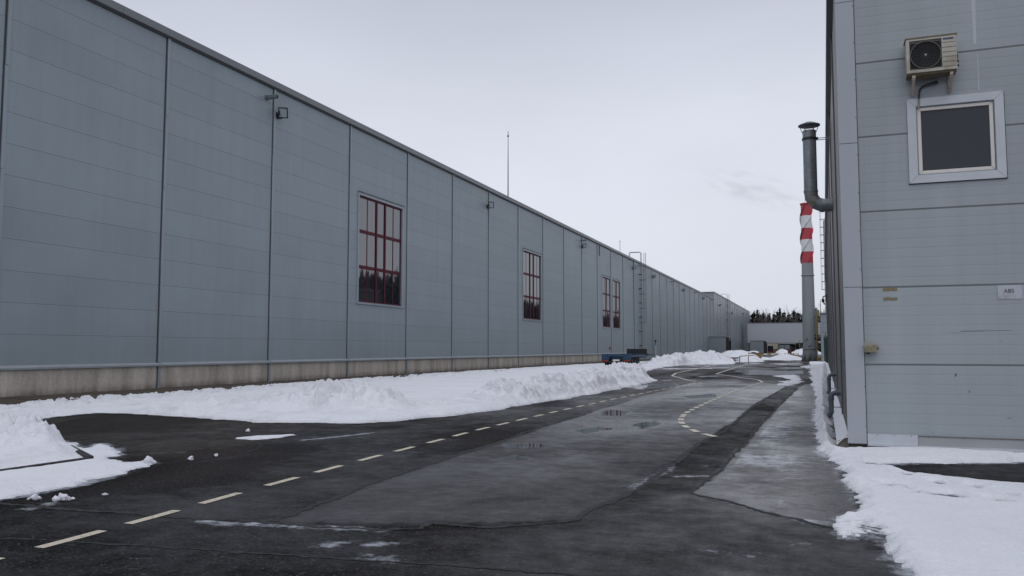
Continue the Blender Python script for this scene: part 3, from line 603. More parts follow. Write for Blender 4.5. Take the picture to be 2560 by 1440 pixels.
# wall fittings: floodlights and drain spouts are things of their own
def make_flood(loc, label):
    t_ = thing('floodlight', label, 'floodlight', loc, 0, 'black floodlights along the hall roof edge')
    b = MB(); b.box(0, .06, -.1, .1, -.12, .12); b.tube([(.03, 0, 0), (.25, 0, .0)], .035, 8); b.box(.2, .26, -.16, -.13, -.05, .15); b.box(.2, .26, .13, .16, -.05, .15); b.box(.2, .26, -.16, .16, -.05, -.02); b.box(.0, .3, -.02, .02, -.2, -.12); b.build('bracket', M['black'], t_)
    m_ = Matrix.Translation((.34, 0, .08)) @ Matrix.Rotation(R(-62), 4, 'Z') @ Matrix.Rotation(R(22), 4, 'Y')
    h = MB(); h.box(-.06, .04, -.23, .23, -.26, .26, mat=m_); 
    for k in range(7): h.box(-.10, -.06, -.2 + k * .06, -.18 + k * .06, -.2, .2, mat=m_)
    h.build('housing', M['black'], t_, bevel=.012)
    g = MB(); g.box(.04, .052, -.175, .175, -.205, .205, mat=m_); g.build('lens', M['lens'], t_); return t_
fl = [(32.9, 13.0, 'largest black floodlight, below the square drain spout of the third bay'), (60.2, 13.0, 'black floodlight above the gap between the first two red windows'), (88.4, 13.05, 'black floodlight below a thin spout, before the paired red windows'), (115.6, 13.15, 'black floodlight just left of the near caged ladder'), (130.5, 13.1, 'black floodlight just right of the near caged ladder'), (162.3, 13.05, 'second black floodlight right of the near caged ladder'), (192.5, 13.2, 'black floodlight nearest the taller far hall')]
f0 = make_flood((HX, fl[0][0], fl[0][1]), fl[0][2])
for (y, z, lb) in fl[1:]: dup(f0, (HX + (.06 if y > YB else 0), y, z), lb)
sp0 = None
for (y, z, lb) in ((32.05, 13.62, 'square grey drain spout above the largest floodlight'), (88.3, 13.72, 'thin grey spout above the floodlight before the paired windows'), (149.1, 13.75, 'grey spout on the hall second bay beyond the near ladder'), (179.3, 13.75, 'grey spout midway between near ladder and taller hall'), (208.7, 13.75, 'grey spout at the far end under the taller hall corner')):
    if sp0 is None:
        mb = MB(); mb.box(0, .62, -.09, -.075, -.07, .07); mb.box(0, .62, .075, .09, -.07, .07); mb.box(0, .62, -.075, .075, -.085, -.07); mb.box(0, .6, -.075, .075, .07, .085); mb.box(0, .58, -.075, .075, -.07, .07, 1); mb.box(.0, .02, -.13, .13, -.12, .12)
        sp0 = mb.build('drain_spout', [M['galv_dark'], M['black']]); sp0.location = (HX, y, z); tag(sp0, lb, 'drain spout', 'drain spouts on the hall wall')
    else:
        o = sp0.copy(); COL.objects.link(o); o.location = (HX + (.06 if y > YB else 0), y, z); o['label'] = lb
mb = MB(); mb.tube([(0, 0, 0), (0, 0, 3.4), (0, 0, 6.0)], [.06, .045, .025], 8); mb.tube([(0, 0, 6.0), (0, 0, 6.12)], .09, 8); mb.tube([(0, 0, 6.12), (0, 0, 6.5)], .03, 6); mb.box(-.3, .3, -.05, .05, 0, .08); mb.box(-.05, .05, -.3, .3, .081, .14)
o = mb.build('roof_mast', M['galv_dark']); o.location = (HX - .6, 66.6, HT + .02); tag(o, 'tall thin mast standing on the roof edge of the long hall', 'mast')
mb = MB(); mb.tube([(0, 0, 0), (0, 0, 1.6)], .03, 6); mb.tube([(0, 0, 1.6), (0, 0, 1.75)], .06, 6); mb.box(-.1, .1, -.1, .1, 0, .05)
o = mb.build('lightning_rod', M['galv_dark']); o.location = (HX - .3, 109.2, HT + .32); tag(o, 'short lightning rod on the hall roof left of the ladder', 'lightning rod')
mb = MB(); mb.tube([(.06, 0, 0), (.06, 0, -1.3)], .05, 8); mb.box(0, .06, -.04, .04, -.3, -.2); mb.box(0, .06, -.04, .04, -1.1, -1.0)
o = mb.build('wall_pipe', M['galv_dark']); o.location = (HX, 96.5, HT - .06); tag(o, 'short dark pipe under the roof edge above the paired windows', 'pipe')
mb = MB(); mb.box(0, .1, -.14, .14, -.12, .12); mb.lathe([(0.02, .12), (.1, .14), (.1, .24), (.02, .26)], (.09, 0), 10); o = mb.build('alarm_bell', simple('faded red paint', (.22, .05, .05), .5), bevel=.01); o.location = (HX, 101.4, 1.6); tag(o, 'small red alarm box low on the hall wall by the trailer', 'alarm')
mb = MB(); mb.tube([(.25, 0, 0), (.25, 0, 2.2)], .11, 10); mb.tube([(.25, 0, 2.2), (.25, 0, 2.7)], .07, 10, 1); mb.tube([(.25, 0, 2.7), (.25, 0, 3.05)], .12, 10, 2); mb.box(.05, .25, -.03, .03, 1.0, 1.05)
o = mb.build('vent_pipe', [M['trim_light'], M['galv_dark'], M['black']]); o.location = (HX + .06, 131.4, 0); tag(o, 'pale vent pipe with dark cap against the hall wall', 'vent pipe')
def ladder(y, ztop, zbot, x, label, cage_bot):
    t_ = thing('roof_ladder', label, 'ladder', (x, y, 0))
    r_ = MB()
    for s_ in (-.28, .28):
        r_.tube([(.28, s_, zbot), (.28, s_, ztop + 1.25), (.1, s_, ztop + 1.4), (-1.3, s_, ztop + 1.4), (-1.45, s_, ztop + 1.25), (-1.45, s_, ztop - .05)], .04, 8)
    r_.build('rail', M['galv_dark'], t_)
    g = MB(); z = zbot + .2
    while z < ztop + .2: g.tube([(.28, -.28, z), (.28, .28, z)], .022, 6); z += .3
    g.build('rung', M['galv_dark'], t_)['kind'] = 'stuff'
    h = MB(); z = cage_bot
    while z <= ztop + 1.35:
        h.tube([(.28 + .72 * math.sin(math.pi * k / 10), -.4 * math.cos(math.pi * k / 10), z) for k in range(11)], .028, 6); h.box(0, .28, -.34, -.28, z - .04, z + .04); h.box(0, .28, .28, .34, z - .04, z + .04); z += 2.1
    for k in (2, 4, 6, 8): h.tube([(.28 + .72 * math.sin(math.pi * k / 10), -.4 * math.cos(math.pi * k / 10), cage_bot), (.28 + .72 * math.sin(math.pi * k / 10), -.4 * math.cos(math.pi * k / 10), ztop + 1.3)], .02, 5)
    h.build('safety_cage', M['galv_dark'], t_)
    z = zbot + .6
    while z < ztop: b = MB(); b.box(0, .36, -.32, .32, z - .05, z + .05); b.build('bracket', M['black'], t_); z += 2.1
    return t_
ladder(120.3, HT + .3, 1.5, HX + .06, 'near caged roof ladder on the long hall with hoops above the roof', 5.5)

# ================================================================== FAR, TALLER HALL
fh = thing('far_hall', 'taller grey hall at the far end of the long hall', 'industrial hall', (HX - .0, 216.9, 0))
mb = MB(); FT = 16.2; FL = 122; mb.box(-34, .0, 0, FL, -.1, FT); mb.build('wall', M['panel_far'], fh)
mb = MB(); mb.box(-.4, .08, -.1, FL + .1, FT - .12, FT + .2); mb.box(-34, -.4, -.1, .1, FT - .1, FT + .2); mb.build('roof_flashing', M['roof_edge'], fh)
mb = MB()
for k in range(1, 17): mb = MB(); mb.box(.002, .05, k * 7.0, k * 7.0 + .1, 0, FT - .12); mb.build('cover_strip', M['trim'], fh)
ladder(247.9, FT + .1, 1.2, HX, 'far caged roof ladder on the taller far hall', 5.5)
for (y, z, lb) in ((228, 13.4, 'floodlight near the left corner of the taller far hall'), (262, 12.6, 'floodlight right of the far caged ladder'), (305, 14.2, 'floodlight near the far end of the taller hall')): dup(f0, (HX, y, z), lb)
# dock shelters
def dock(x0, x1, y0, y1, z0, z1, label):
    t_ = thing('dock_shelter', label, 'dock shelter', (x0, y0, 0))
    b = MB(); b.box(0, x1 - x0, 0, y1 - y0, z0, z1); b.build('wall', M['panel_far'], t_)
    b = MB(); b.box(-.05, x1 - x0 + .1, -.08, y1 - y0 + .08, z1, z1 + .12); b.build('roof', M['roof_edge'], t_)
    b = MB(); b.box(x1 - x0, x1 - x0 + .7, .15, .6, z0 - .3, z1 - .1); b.box(x1 - x0, x1 - x0 + .7, y1 - y0 - .6, y1 - y0 - .1, z0 - .3, z1 - .3); b.box(x1 - x0, x1 - x0 + .7, .6, y1 - y0 - .6, z1 - .9, z1 - .25); b.box(x1 - x0 + .01, x1 - x0 + .1, .6, y1 - y0 - .6, z0, z1 - .9); b.build('door_seal', M['black'], t_)
    b = MB(); b.box(.1, x1 - x0 - .1, .1, y1 - y0 - .1, 0, z0); b.build('base', M['trim_dark'], t_)
dock(-24.39, -20.3, 203, 209, .25, 4.45, 'grey box dock shelter with black opening on the hall wall')
dock(-21.0, -16.6, 290, 298, .25, 4.3, 'low grey dock shelter under the left end of the bridge')
# ================================================================== BRIDGE over the road
br = thing('gallery_bridge', 'windowless grey gallery bridge spanning the road far away', 'bridge', (-22.5, 300, 0))
mb = MB(); mb.box(0, 29, 0, 5, 3.7, 10.6); mb.build('wall', simple('bridge cladding', (.42, .45, .50), .45, var=.03, scale=.3), br)
mb = MB(); mb.box(-.1, 29.1, -.12, 5.1, 10.6, 10.75); mb.box(0, 29, -.05, 5, 3.55, 3.695, 1); mb.build('roof_flashing', [M['roof_edge'], M['trim_dark']], br)
for x in (.5, 26): mb = MB(); mb.box(x, x + .5, 1, 4, 0, 3.55); mb.build('pillar', M['galv_dark'], br)
# ================================================================== NEAR BLOCK on the right
AR = R(.489); RC = gnd(2125, 1128)
RM = Matrix.Translation((RC[0], RC[1], 0)) @ Matrix.Rotation(-AR, 4, 'Z')
def rp(s_, t_, z): return RM @ Vector((s_, t_, z))
rb = thing('factory_block', 'pale grey panel-clad block with a square window at the right', 'industrial building', (RC[0], RC[1], 0), -AR)
RT = 8.4; RL = 74.0; RW = 22.0
WN = (1.16 - .17, 2.16 + .17, 4.39 - .17, 5.38 + .19)        # s0 s1 z0 z1 of the flashing
mb = MB(); hs = (1.06, 2.26, 4.29, 5.48); ss = [0, hs[0], hs[1], RW]; zs = [.12, hs[2], hs[3], RT]
for i in range(3):
    for j in range(3):
        if i == 1 and j == 1: continue
        mb.quad((ss[i], 0, zs[j]), (ss[i + 1], 0, zs[j]), (ss[i + 1], 0, zs[j + 1]), (ss[i], 0, zs[j + 1]))
mb.quad((hs[0], 0, hs[2]), (hs[0], .12, hs[2]), (hs[0], .12, hs[3]), (hs[0], 0, hs[3])); mb.quad((hs[1], 0, hs[2]), (hs[1], .12, hs[2]), (hs[1], .12, hs[3]), (hs[1], 0, hs[3])); mb.quad((hs[0], 0, hs[2]), (hs[1], 0, hs[2]), (hs[1], .12, hs[2]), (hs[0], .12, hs[2])); mb.quad((hs[0], 0, hs[3]), (hs[1], 0, hs[3]), (hs[1], .12, hs[3]), (hs[0], .12, hs[3]))
mb.quad((RW, 0, .12), (RW, RL, .12), (RW, RL, RT), (RW, 0, RT))
mb.build('wall', M['panel_right'], rb)
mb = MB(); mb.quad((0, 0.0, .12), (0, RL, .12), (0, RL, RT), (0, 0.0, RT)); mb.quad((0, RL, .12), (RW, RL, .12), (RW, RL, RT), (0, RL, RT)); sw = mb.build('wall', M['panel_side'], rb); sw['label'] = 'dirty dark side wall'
mb = MB(); mb.box(-.12, RW, -.12, RL, RT, RT + .3); mb.build('roof', M['roof_edge'], rb)
mb = MB(); mb.box(.12, RW - .1, .1, RL - .1, -.1, .12); mb.build('foundation', M['black'], rb)
ct = MB()
for z0_, z1_ in ((.13, 2.60), (2.61, 4.94), (4.95, 7.3), (7.31, RT)):
    ct.box(-.025, .25, -.025, -.002, z0_, z1_); ct.box(-.025, -.002, -.002, .035, z0_, z1_)
ct.box(.25, .262, -.012, -.001, .13, RT, 1)
z = .4
while z < RT: ct.box(.232, .244, -.031, -.0255, z, z + .012, 1); z += .62
ct.build('corner_trim', [simple('corner flashing', (.41, .445, .485), .42, var=.04, scale=1.2, stretch=(1, 1, .2)), M['trim_dark']], rb)
bf = MB(); bf.box(.262, .975, -.03, -.002, .125, .285); bf.box(.262, .975, -.05, -.03, .10, .135); bf.box(.98, RW, -.024, -.002, .115, .275, 1); bf.box(.98, RW, -.06, -.024, .09, .13); bf.box(.985, RW, -.028, -.0245, .262, .285, 2)
for k in range(22): bf.box(.4 + k * .24, .412 + k * .24, -.036, -.031, .268, .28, 3)
bf.build('base_flashing', [M['trim_light'], simple('weathered base flashing', (.33, .345, .36), .5, var=.1, scale=2, dirt=(.15, .13, .11), dirt_amt=.5, stretch=(.4, 1, 1)), simple('flashing edge', (.17, .16, .15), .5), M['trim_dark']], rb)
k = 4.5; svm = simple('dirty cover strip', (.19, .185, .19), .45, var=.25, scale=2, stretch=(1, 1, .1))
while k < RL:
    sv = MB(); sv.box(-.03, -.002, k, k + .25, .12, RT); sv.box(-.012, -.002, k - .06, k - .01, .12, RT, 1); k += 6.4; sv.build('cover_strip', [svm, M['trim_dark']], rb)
lg = MB(); lg.add([(-.002, .3, .24), (-.002, RL, .24), (-.17, RL, .12), (-.17, .3, .12), (-.17, .3, -.05), (-.17, RL, -.05), (-.002, .3, -.05)], [(0, 1, 2, 3), (3, 2, 5, 4), (0, 3, 4, 6)]); lg.build('plinth_ledge', M['concrete'], rb)
sn = grid_mesh('snow_cover', np.linspace(-.19, -.012, 12), steps((.24, 20, .05), (20, RL, .4)), lambda X, Y: .115 + (X + .17) * .72 + .05 * fbm(X * 3, Y * 3, 4, 5) * np.clip(1 - np.abs((X + .09) / .1) ** 2, 0, 1) + .02 * fbm(X * 9, Y * 9, 3, 6) - .05 * sstep(.4, .24, Y), M['snow'])
sn.location = (RC[0], RC[1], 0); sn.rotation_euler = (0, 0, -AR); sn['kind'] = 'stuff'
# corner post with the worn white 31
mb = MB(); mb.box(.0, .27, .0, .1, -.12, .115); mb.build('corner_post', simple('mouldy block', (.05, .045, .04), .9, var=.4, scale=12, dirt=(.1, .09, .05), bump=.4), rb)
def text(s_, size, loc, mat, parent, name='lettering', rot=(R(90), 0, 0), ext=.0015, align='CENTER'):
    cu = bpy.data.curves.new(name, 'FONT'); cu.body = s_; cu.size = size; cu.extrude = ext; cu.align_x = align; cu.align_y = 'CENTER'
    tmp = bpy.data.objects.new('tmp', cu); COL.objects.link(tmp); bpy.context.view_layer.update()
    me = bpy.data.meshes.new_from_object(tmp); bpy.data.objects.remove(tmp); me.name = name
    o = bpy.data.objects.new(name, me); COL.objects.link(o); me.materials.clear(); me.materials.append(mat); o.parent = parent; o.location = loc; o.rotation_euler = rot; return o
text('31', .10, (.15, -.004, .045), simple('worn white paint', (.42, .39, .34), .8, var=.5, scale=40), rb)
# window
s0, s1, z0, z1 = WN
mb = MB(); T = .125
def miter(mb, s0, s1, z0, z1, T, y0, y1, m=0):
    o4 = [(s0, z0), (s1, z0), (s1, z1), (s0, z1)]; i4 = [(s0 + T, z0 + T), (s1 - T, z0 + T), (s1 - T, z1 - T), (s0 + T, z1 - T)]
    for k in range(4):
        a, b = o4[k], o4[(k + 1) % 4]; c_, d = i4[(k + 1) % 4], i4[k]; g = .0025; q = []
        cx = (a[0] + b[0] + c_[0] + d[0]) / 4; cz = (a[1] + b[1] + c_[1] + d[1]) / 4
        for p in (a, b, c_, d): q.append((p[0] + (cx - p[0]) * .004, p[1] + (cz - p[1]) * .004))
        mb.add([(p[0], y0, p[1]) for p in q] + [(p[0], y1, p[1]) for p in q], [(0, 1, 2, 3), (4, 7, 6, 5), (0, 4, 5, 1), (1, 5, 6, 2), (2, 6, 7, 3), (3, 7, 4, 0)], m)
miter(mb, s0, s1, z0, z1, T, -.03, -.002); mb.box(s0 - .012, s1 + .012, -.012, -.0015, z0 - .014, z0, 1); mb.box(s1, s1 + .012, -.012, -.0015, z0, z1, 1)
wo = mb.build('window', [M['trim_light'], M['trim_dark']], rb)
mb = MB(); q = T - .02; miter(mb, s0 + q, s1 - q, z0 + q, z1 - q, .032, -.018, .09, 1)
for k in range(7):
    u = s0 + .18 + k * .155; mb.box(u, u + .012, -.022, -.0185, z0 + q + .012, z0 + q + .024, 2); mb.box(u, u + .012, -.022, -.0185, z1 - q - .024, z1 - q - .012, 2)
    v = z0 + .18 + k * .16
    if v < z1 - .15: mb.box(s0 + q + .012, s0 + q + .024, -.022, -.0185, v, v + .012, 2); mb.box(s1 - q - .024, s1 - q - .012, -.022, -.0185, v, v + .012, 2)
mb.build('reveal_flashing', [M['trim_light'], M['trim'], M['trim_dark']], wo)
mb = MB(); q = T + .016; miter(mb, s0 + q, s1 - q, z0 + q, z1 - q, .055, .0, .07); mb.build('frame', M['white_pvc'], wo, bevel=.006)
mb = MB(); q = T + .06; mb.quad((s0 + q, .03, z0 + q), (s1 - q, .03, z0 + q), (s1 - q, .03, z1 - q), (s0 + q, .03, z1 - q)); mb.build('pane', M['glass_dark'], wo)
# stains and scuffs that belong to the wall: tape remnants
for (a, b, c_, d, lb) in ((.55, .76, 2.535, 2.585, 'upper strip of brown tape on the pale wall'), (.555, .76, 2.385, 2.43, 'lower torn strip of brown tape on the pale wall')):
    mb = MB(); n = 9; top = [(a + (b - a) * k / n, -.0045, d + random.uniform(-.006, .004)) for k in range(n + 1)]; bot = [(a + (b - a) * k / n, -.0045, c_ + random.uniform(-.006, .004)) for k in range(n + 1)]
    mb.add(top + bot, [(k, k + 1, n + 2 + k, n + 1 + k) for k in range(n)]); mb.add([(p[0], -.001, p[2]) for p in top + bot], [(k, k + 1, n + 2 + k, n + 1 + k) for k in range(n)])
    o = mb.build('tape_strip', simple('brown packing tape', (.22, .18, .10), .45, var=.3, scale=20)); o.matrix_world = RM; tag(o, lb, 'tape')
sg = thing('wall_sign', 'faded translucent plate lettered ABS on the pale wall', 'sign', rp(2.3, -.002, 2.475), -AR)
mb = MB(); mb.box(-.16, .16, -.006, 0, -.105, .105); mb.build('plate', simple('faded plate', (.45, .48, .53), .25, var=.07, scale=9, dirt=(.22, .19, .18), dirt_amt=.7), sg)
text('ABS', .082, (-.01, -.008, .015), M['trim_dark'], sg)
ds = simple('dark scuff', (.13, .12, .115), .7, var=.4, scale=30)
for (a, b, z_, h) in ((1.48, 1.62, 1.865, .004), (1.62, 1.95, 1.885, .012), (1.95, 2.3, 1.892, .006), (1.52, 1.545, 1.19, .06), (1.70, 1.715, .95, .045), (1.18, 1.195, .33, .012), (2.14, 2.16, 1.73, .01), (2.19, 2.25, .58, .012)):
    mb = MB(); mb.add([(a, -.003, z_), (b, -.003, z_ + h * .3), (b, -.003, z_ + h), (a, -.003, z_ + h * .7)], [(0, 1, 2, 3)]); mb.build('scuff_mark', ds, rb)
lmk = simple('pale lime run', (.47, .50, .55), .5, var=.06, scale=6, stretch=(1, 1, .2))
for (a, b, zt, zb2, wb) in ((1.93, 2.03, RT, 6.35, .02), (2.0, 2.015, 6.2, 5.62, .008)):
    mb = MB(); mb.add([(a, -.0028, zt), (b, -.0028, zt), ((a + b) / 2 + wb, -.0028, zb2), ((a + b) / 2 - wb, -.0028, zb2)], [(0, 1, 2, 3)]); mb.build('lime_streak', lmk, rb)
# air conditioner
ac = thing('air_conditioner', 'old white outdoor air conditioner unit bracketed above the square window', 'air conditioner', rp(.98, -.05, 5.90), -AR)
CW, CH, CD = .70, .535, .28; acw = simple('yellowed white enamel', (.47, .45, .40), .45, var=.08, scale=6, dirt=(.22, .18, .10), dirt_amt=.75)
mb = MB(); yf = -CD
mb.box(0, CW, yf + .02, -.01, 0, CH); mb.box(-.012, CW + .012, yf - .005, -.005, CH, CH + .022, 1)
mb.box(0, .045, yf, yf + .02, 0, CH); mb.box(.495, CW, yf, yf + .02, 0, CH); mb.box(.045, .495, yf, yf + .02, 0, .045); mb.box(.045, .495, yf, yf + .02, CH - .03, CH)
mb.box(.01, CW - .01, yf + .03, -.02, -.03, 0, 1); mb.build('casing', [acw, simple('rusty mossy top', (.16, .13, .08), .8, var=.4, scale=14)], ac)
mb = MB(); ring = []; n = 40; cx, cz, r_ = .27, CH / 2, .222
mb.box(.046, .494, yf + .012, yf + .0195, .046, CH - .031, 1)
mb.lathe([(.222, 0), (.222, .015), (.205, .015), (.205, 0)], (0, 0), 40, 1)
for i in range(8): mb.lathe([(.03 + i * .025, .012), (.034 + i * .025, .014)], (0, 0), 40, 0)
# turn ring parts to face the front
vs = mb.v; nb_ = 8
for i in range(nb_, len(vs)): x, y_, z_ = vs[i]; vs[i] = (cx + x, yf + .010 - z_, cz + y_)
for k in range(12):
    an = math.pi * k / 12; m_ = Matrix.Translation((cx, yf + .003, cz)) @ Matrix.Rotation(an, 4, 'Y'); mb.box(-.2, .2, -.002, .002, -.003, .003, 0, m_)
mb.lathe([(0.001, 0), (.014, 0)], (0, 0), 12, 2); vs = mb.v
for i in range(len(vs) - 24, len(vs)): x, y_, z_ = vs[i]; vs[i] = (cx + x, yf - .006, cz + y_)
mb.box(cx - .215, cx + .215, yf + .009, yf + .0115, cz - .2, cz + .2, 3)
mb.build('fan_grille', [M['black'], simple('grimy panel', (.085, .08, .07), .6, var=.3, scale=14), M['lens'], simple('dark fan hollow', (.008, .009, .01), .8)], ac)
mb = MB()
for k in range(6): mb.box(.505, CW - .008, yf - .004, yf - .001, .05 + k * .075, .056 + k * .075)
mb.build('louvre', simple('grime line', (.20, .17, .10), .8), ac)
mb = MB(); mb.box(.53, .66, yf - .004, yf - .001, CH - .062, CH - .036); mb.box(.515, .535, yf - .0045, yf - .001, CH - .062, CH - .036, 1); mb.build('badge', [simple('badge grey blue', (.06, .07, .10), .4), simple('badge blue', (.02, .06, .3), .4)], ac)
br_m = simple('rusty white bracket', (.50, .43, .36), .6, var=.1, scale=9, dirt=(.16, .07, .03), dirt_amt=.95)
for sx in (.075, .60):
    mb = MB(); mb.box(sx, sx + .045, yf + .03, .048, -.075, -.032); mb.box(sx, sx + .045, .03, .048, -.26, -.0755); mb.add([(sx, yf + .05, -.075), (sx + .045, yf + .05, -.075), (sx + .045, .03, -.26), (sx, .03, -.26), (sx, yf + .05, -.095), (sx + .045, yf + .05, -.095), (sx + .045, .03, -.285), (sx, .03, -.285)], [(0, 1, 2, 3), (4, 7, 6, 5), (0, 4, 5, 1), (2, 6, 7, 3), (1, 5, 6, 2), (0, 3, 7, 4)]); mb.build('bracket', br_m, ac)
mb = MB(); mb.tube([(.45, .0, -.10), (.38, -.03, -.115), (.30, -.02, -.13), (.235, 0, -.155), (.20, 0, -.2), (.19, 0, -.27), (.185, .0, -.34)], [.026, .02, .018, .017, .016, .015, .015], 10); mb.tube([(.185, 0, -.34), (.18, .0, -.42), (.172, .0, -.50)], .014, 8, 1); mb.build('hose', [M['black'], simple('bare hose', (.3, .26, .22), .6)], ac)
mb = MB(); mb.tube([(CW + .01, -.12, .30), (CW + .035, -.12, .25), (CW + .02, -.12, .18)], .007, 6); mb.box(CW, CW + .045, -.14, -.10, .15, .175); mb.box(CW, CW + .045, -.14, -.10, .08, .105); mb.build('valve', M['black'], ac)
# socket box
bx = thing('socket_box', 'mossy beige socket box on the corner trim of the pale block', 'electrical box', rp(.25, -.026, 1.56), -AR)
bxm = simple('mossy plastic', (.30, .27, .19), .7, var=.25, scale=16, dirt=(.11, .10, .03), dirt_amt=.9)
mb = MB(); mb.box(.0, .175, -.11, 0, .0, .125); mb.build('body', bxm, bx, bevel=.012)
mb = MB(); mb.tube([(.165, -.055, .085), (.215, -.055, .085)], .035, 12); mb.tube([(.06, -.05, .0), (.06, -.05, -.025)], .028, 10, 1); mb.build('plug', [simple('grey plug', (.2, .2, .17), .6), M['black']], bx)
mb = MB(); 
for q in ([(.005, -.10, .126), (.005, -.05, .17), (.165, -.05, .17), (.165, -.10, .126)],): mb.tube(q, .004, 6)
mb.tube([(.005, -.052, .155), (.165, -.052, .155)], .003, 6); mb.build('lid_wire', simple('lid wire', (.4, .38, .3), .5), bx)
# flue
fm = NT('spiral duct'); o_ = fm.n('ShaderNodeTexCoord').outputs['Object']; sp = fm.n('ShaderNodeSeparateXYZ'); fm.l(o_, sp.inputs[0])
fr_ = fm.math('FRACT', fm.math('ADD', fm.math('MULTIPLY', sp.outputs[2], 7.2), fm.math('MULTIPLY', sp.outputs[0], 1.2))); ln = fm.rng(fr_, 0.0, .10, 1, 0)
c = fm.mul((.27, .31, .335), fm.rng(fm.noise(fm.coord((1, 1, .4)), 5, 5), .3, .7, .75, 1.15)); c = fm.mix(fm.math('MULTIPLY', ln, .85), c, (.05, .055, .06))
rs = fm.math('MULTIPLY', fm.rng(fm.math('ABSOLUTE', fm.math('ADD', sp.outputs[0], .555)), .012, .05, 1, 0), fm.rng(fm.noise(fm.coord((1, 1, .35)), 7, 5), .42, .6, 0, 1)); c = fm.mix(fm.math('MULTIPLY', rs, .6), c, (.30, .15, .04))
fm.set(col=c, rough=.45, metal=.35); fm.bump(ln, .5, .01)
fe = NT('rusty duct elbow'); n = fe.noise(fe.coord(), 4, 5); fe.set(col=fe.mix(fe.rng(n, .48, .66, 0, 1), (.25, .28, .30), (.20, .13, .05)), rough=.45, metal=.3)
fu = thing('flue_pipe', 'galvanised flue with rain cap bending out of the side wall', 'flue', rp(0, 10.7, 5.72), -AR)
FX = -.58; fr0 = .185
mb = MB(); mb.tube([(FX, 0, .42), (FX, 0, 2.20)], fr0, 28); mb.build('duct', fm.m, fu)
mb = MB(); pts = [(FX, 0, .42), (FX + .02, 0, .24), (FX + .13, 0, .08), (FX + .30, 0, .0), (FX + .42, 0, 0)]; mb.tube(pts, fr0 + .004, 24); mb.tube([(FX, 0, .40), (FX, 0, .45)], fr0 + .015, 24); mb.tube([(FX + .29, 0, 0), (FX + .34, 0, 0)], fr0 + .015, 24); mb.tube([(FX + .42, 0, 0), (.05, 0, 0)], fr0, 24)
eb = mb.build('elbow', fe.m, fu)
for p_ in eb.data.polygons: p_.use_smooth = False
mb = MB(); mb.tube([(FX, 0, 1.93), (FX, 0, 1.985)], fr0 + .022, 28); mb.box(FX + .15, FX + .24, -.05, .05, 1.92, 1.99); mb.tube([(FX + .2, .06, 1.98), (-.0, .06, 1.98)], .012, 6, 1); mb.tube([(FX + .2, -.06, 1.90), (-.0, -.06, 1.90)], .012, 6, 1); mb.build('clamp', [M['black'], M['galv']], fu)
mb = MB(); mb.lathe([(.02, 2.46), (.10, 2.455), (.30, 2.37), (.305, 2.345), (.28, 2.335), (.1, 2.33), (.02, 2.33)], (FX, 0), 32)
for k in range(6):
    an = 2 * math.pi * k / 6; mb.tube([(FX + fr0 * math.cos(an), fr0 * math.sin(an), 2.14), (FX + .26 * math.cos(an), .26 * math.sin(an), 2.35)], .010, 6)
mb.build('rain_cap', M['galv_dark'], fu)
# drain pipes at the side wall
for (t_, z_, zb, lb) in ((6.4, .60, .08, 'nearer dark grey bent pipe coming out of the side wall'), (14.0, .80, .2, 'farther dark grey bent pipe coming out of the side wall')):
    mb = MB(); xo = -.22
    mb.tube([(.02, 0, z_), (xo + .1, 0, z_), (xo + .03, 0, z_ - .025), (xo, 0, z_ - .10), (xo, 0, zb + .09), (xo - .03, 0, zb + .03), (xo - .06, 0, zb - .02)], .058, 12); mb.tube([(xo, 0, z_ - .11), (xo, 0, z_ - .17)], .068, 12); mb.tube([(xo + .09, 0, z_), (xo + .14, 0, z_)], .068, 12); mb.tube([(xo, 0, z_ * .45), (0, 0, z_ * .45)], .01, 6)
    o = mb.build('drain_pipe', M['pipe']); o.location = rp(0, t_, 0); o.rotation_euler = (0, 0, -AR); tag(o, lb, 'pipe')
wl = thing('wall_lamp', 'small dark bracket lamp near the far end of the side wall', 'lamp', rp(0, 58, 5.6), -AR)
mb = MB(); mb.box(-.1, 0, -.1, .1, -.1, .5); mb.tube([(-.05, 0, .4), (-.3, 0, .3), (-.34, 0, 0), (-.2, 0, -.35)], .05, 8); mb.build('bracket', M['black'], wl)
mb = MB(); mb.box(-.42, -.2, -.15, .15, -.15, .12); mb.build('head', M['black'], wl)
# ================================================================== CHIMNEY
chx, chy = -.78, 114.7; sc = 107 / 2050.
def zc(y): return EYE + (872 - y) * sc
ch = thing('chimney', 'tall grey chimney with red and white bands and spiral strakes', 'chimney', (chx, chy, 0))
r_at = lambda z: .86 - .010 * z
cm_g = simple('grey chimney paint', (.25, .275, .29), .5, var=.06, scale=.8, dirt=(.16, .16, .16), dirt_amt=.3, stretch=(1, 1, .2)); cm_r = simple('red chimney paint', (.42, .045, .06), .5, var=.1, scale=1); cm_w = simple('white chimney paint', (.68, .68, .69), .5, var=.05, scale=1)
mb = MB(); zg = zc(656); mb.lathe([(r_at(1.6), 1.6), (r_at(zg), zg)], seg=32); zr = zc(687); mb.lathe([(r_at(zr), zr - .06), (r_at(zr) + .09, zr - .06), (r_at(zr) + .09, zr + .06), (r_at(zr), zr + .06)], seg=32); mb.build('shaft', cm_g, ch)
bands = [656, 627, 596, 567, 535, 503]
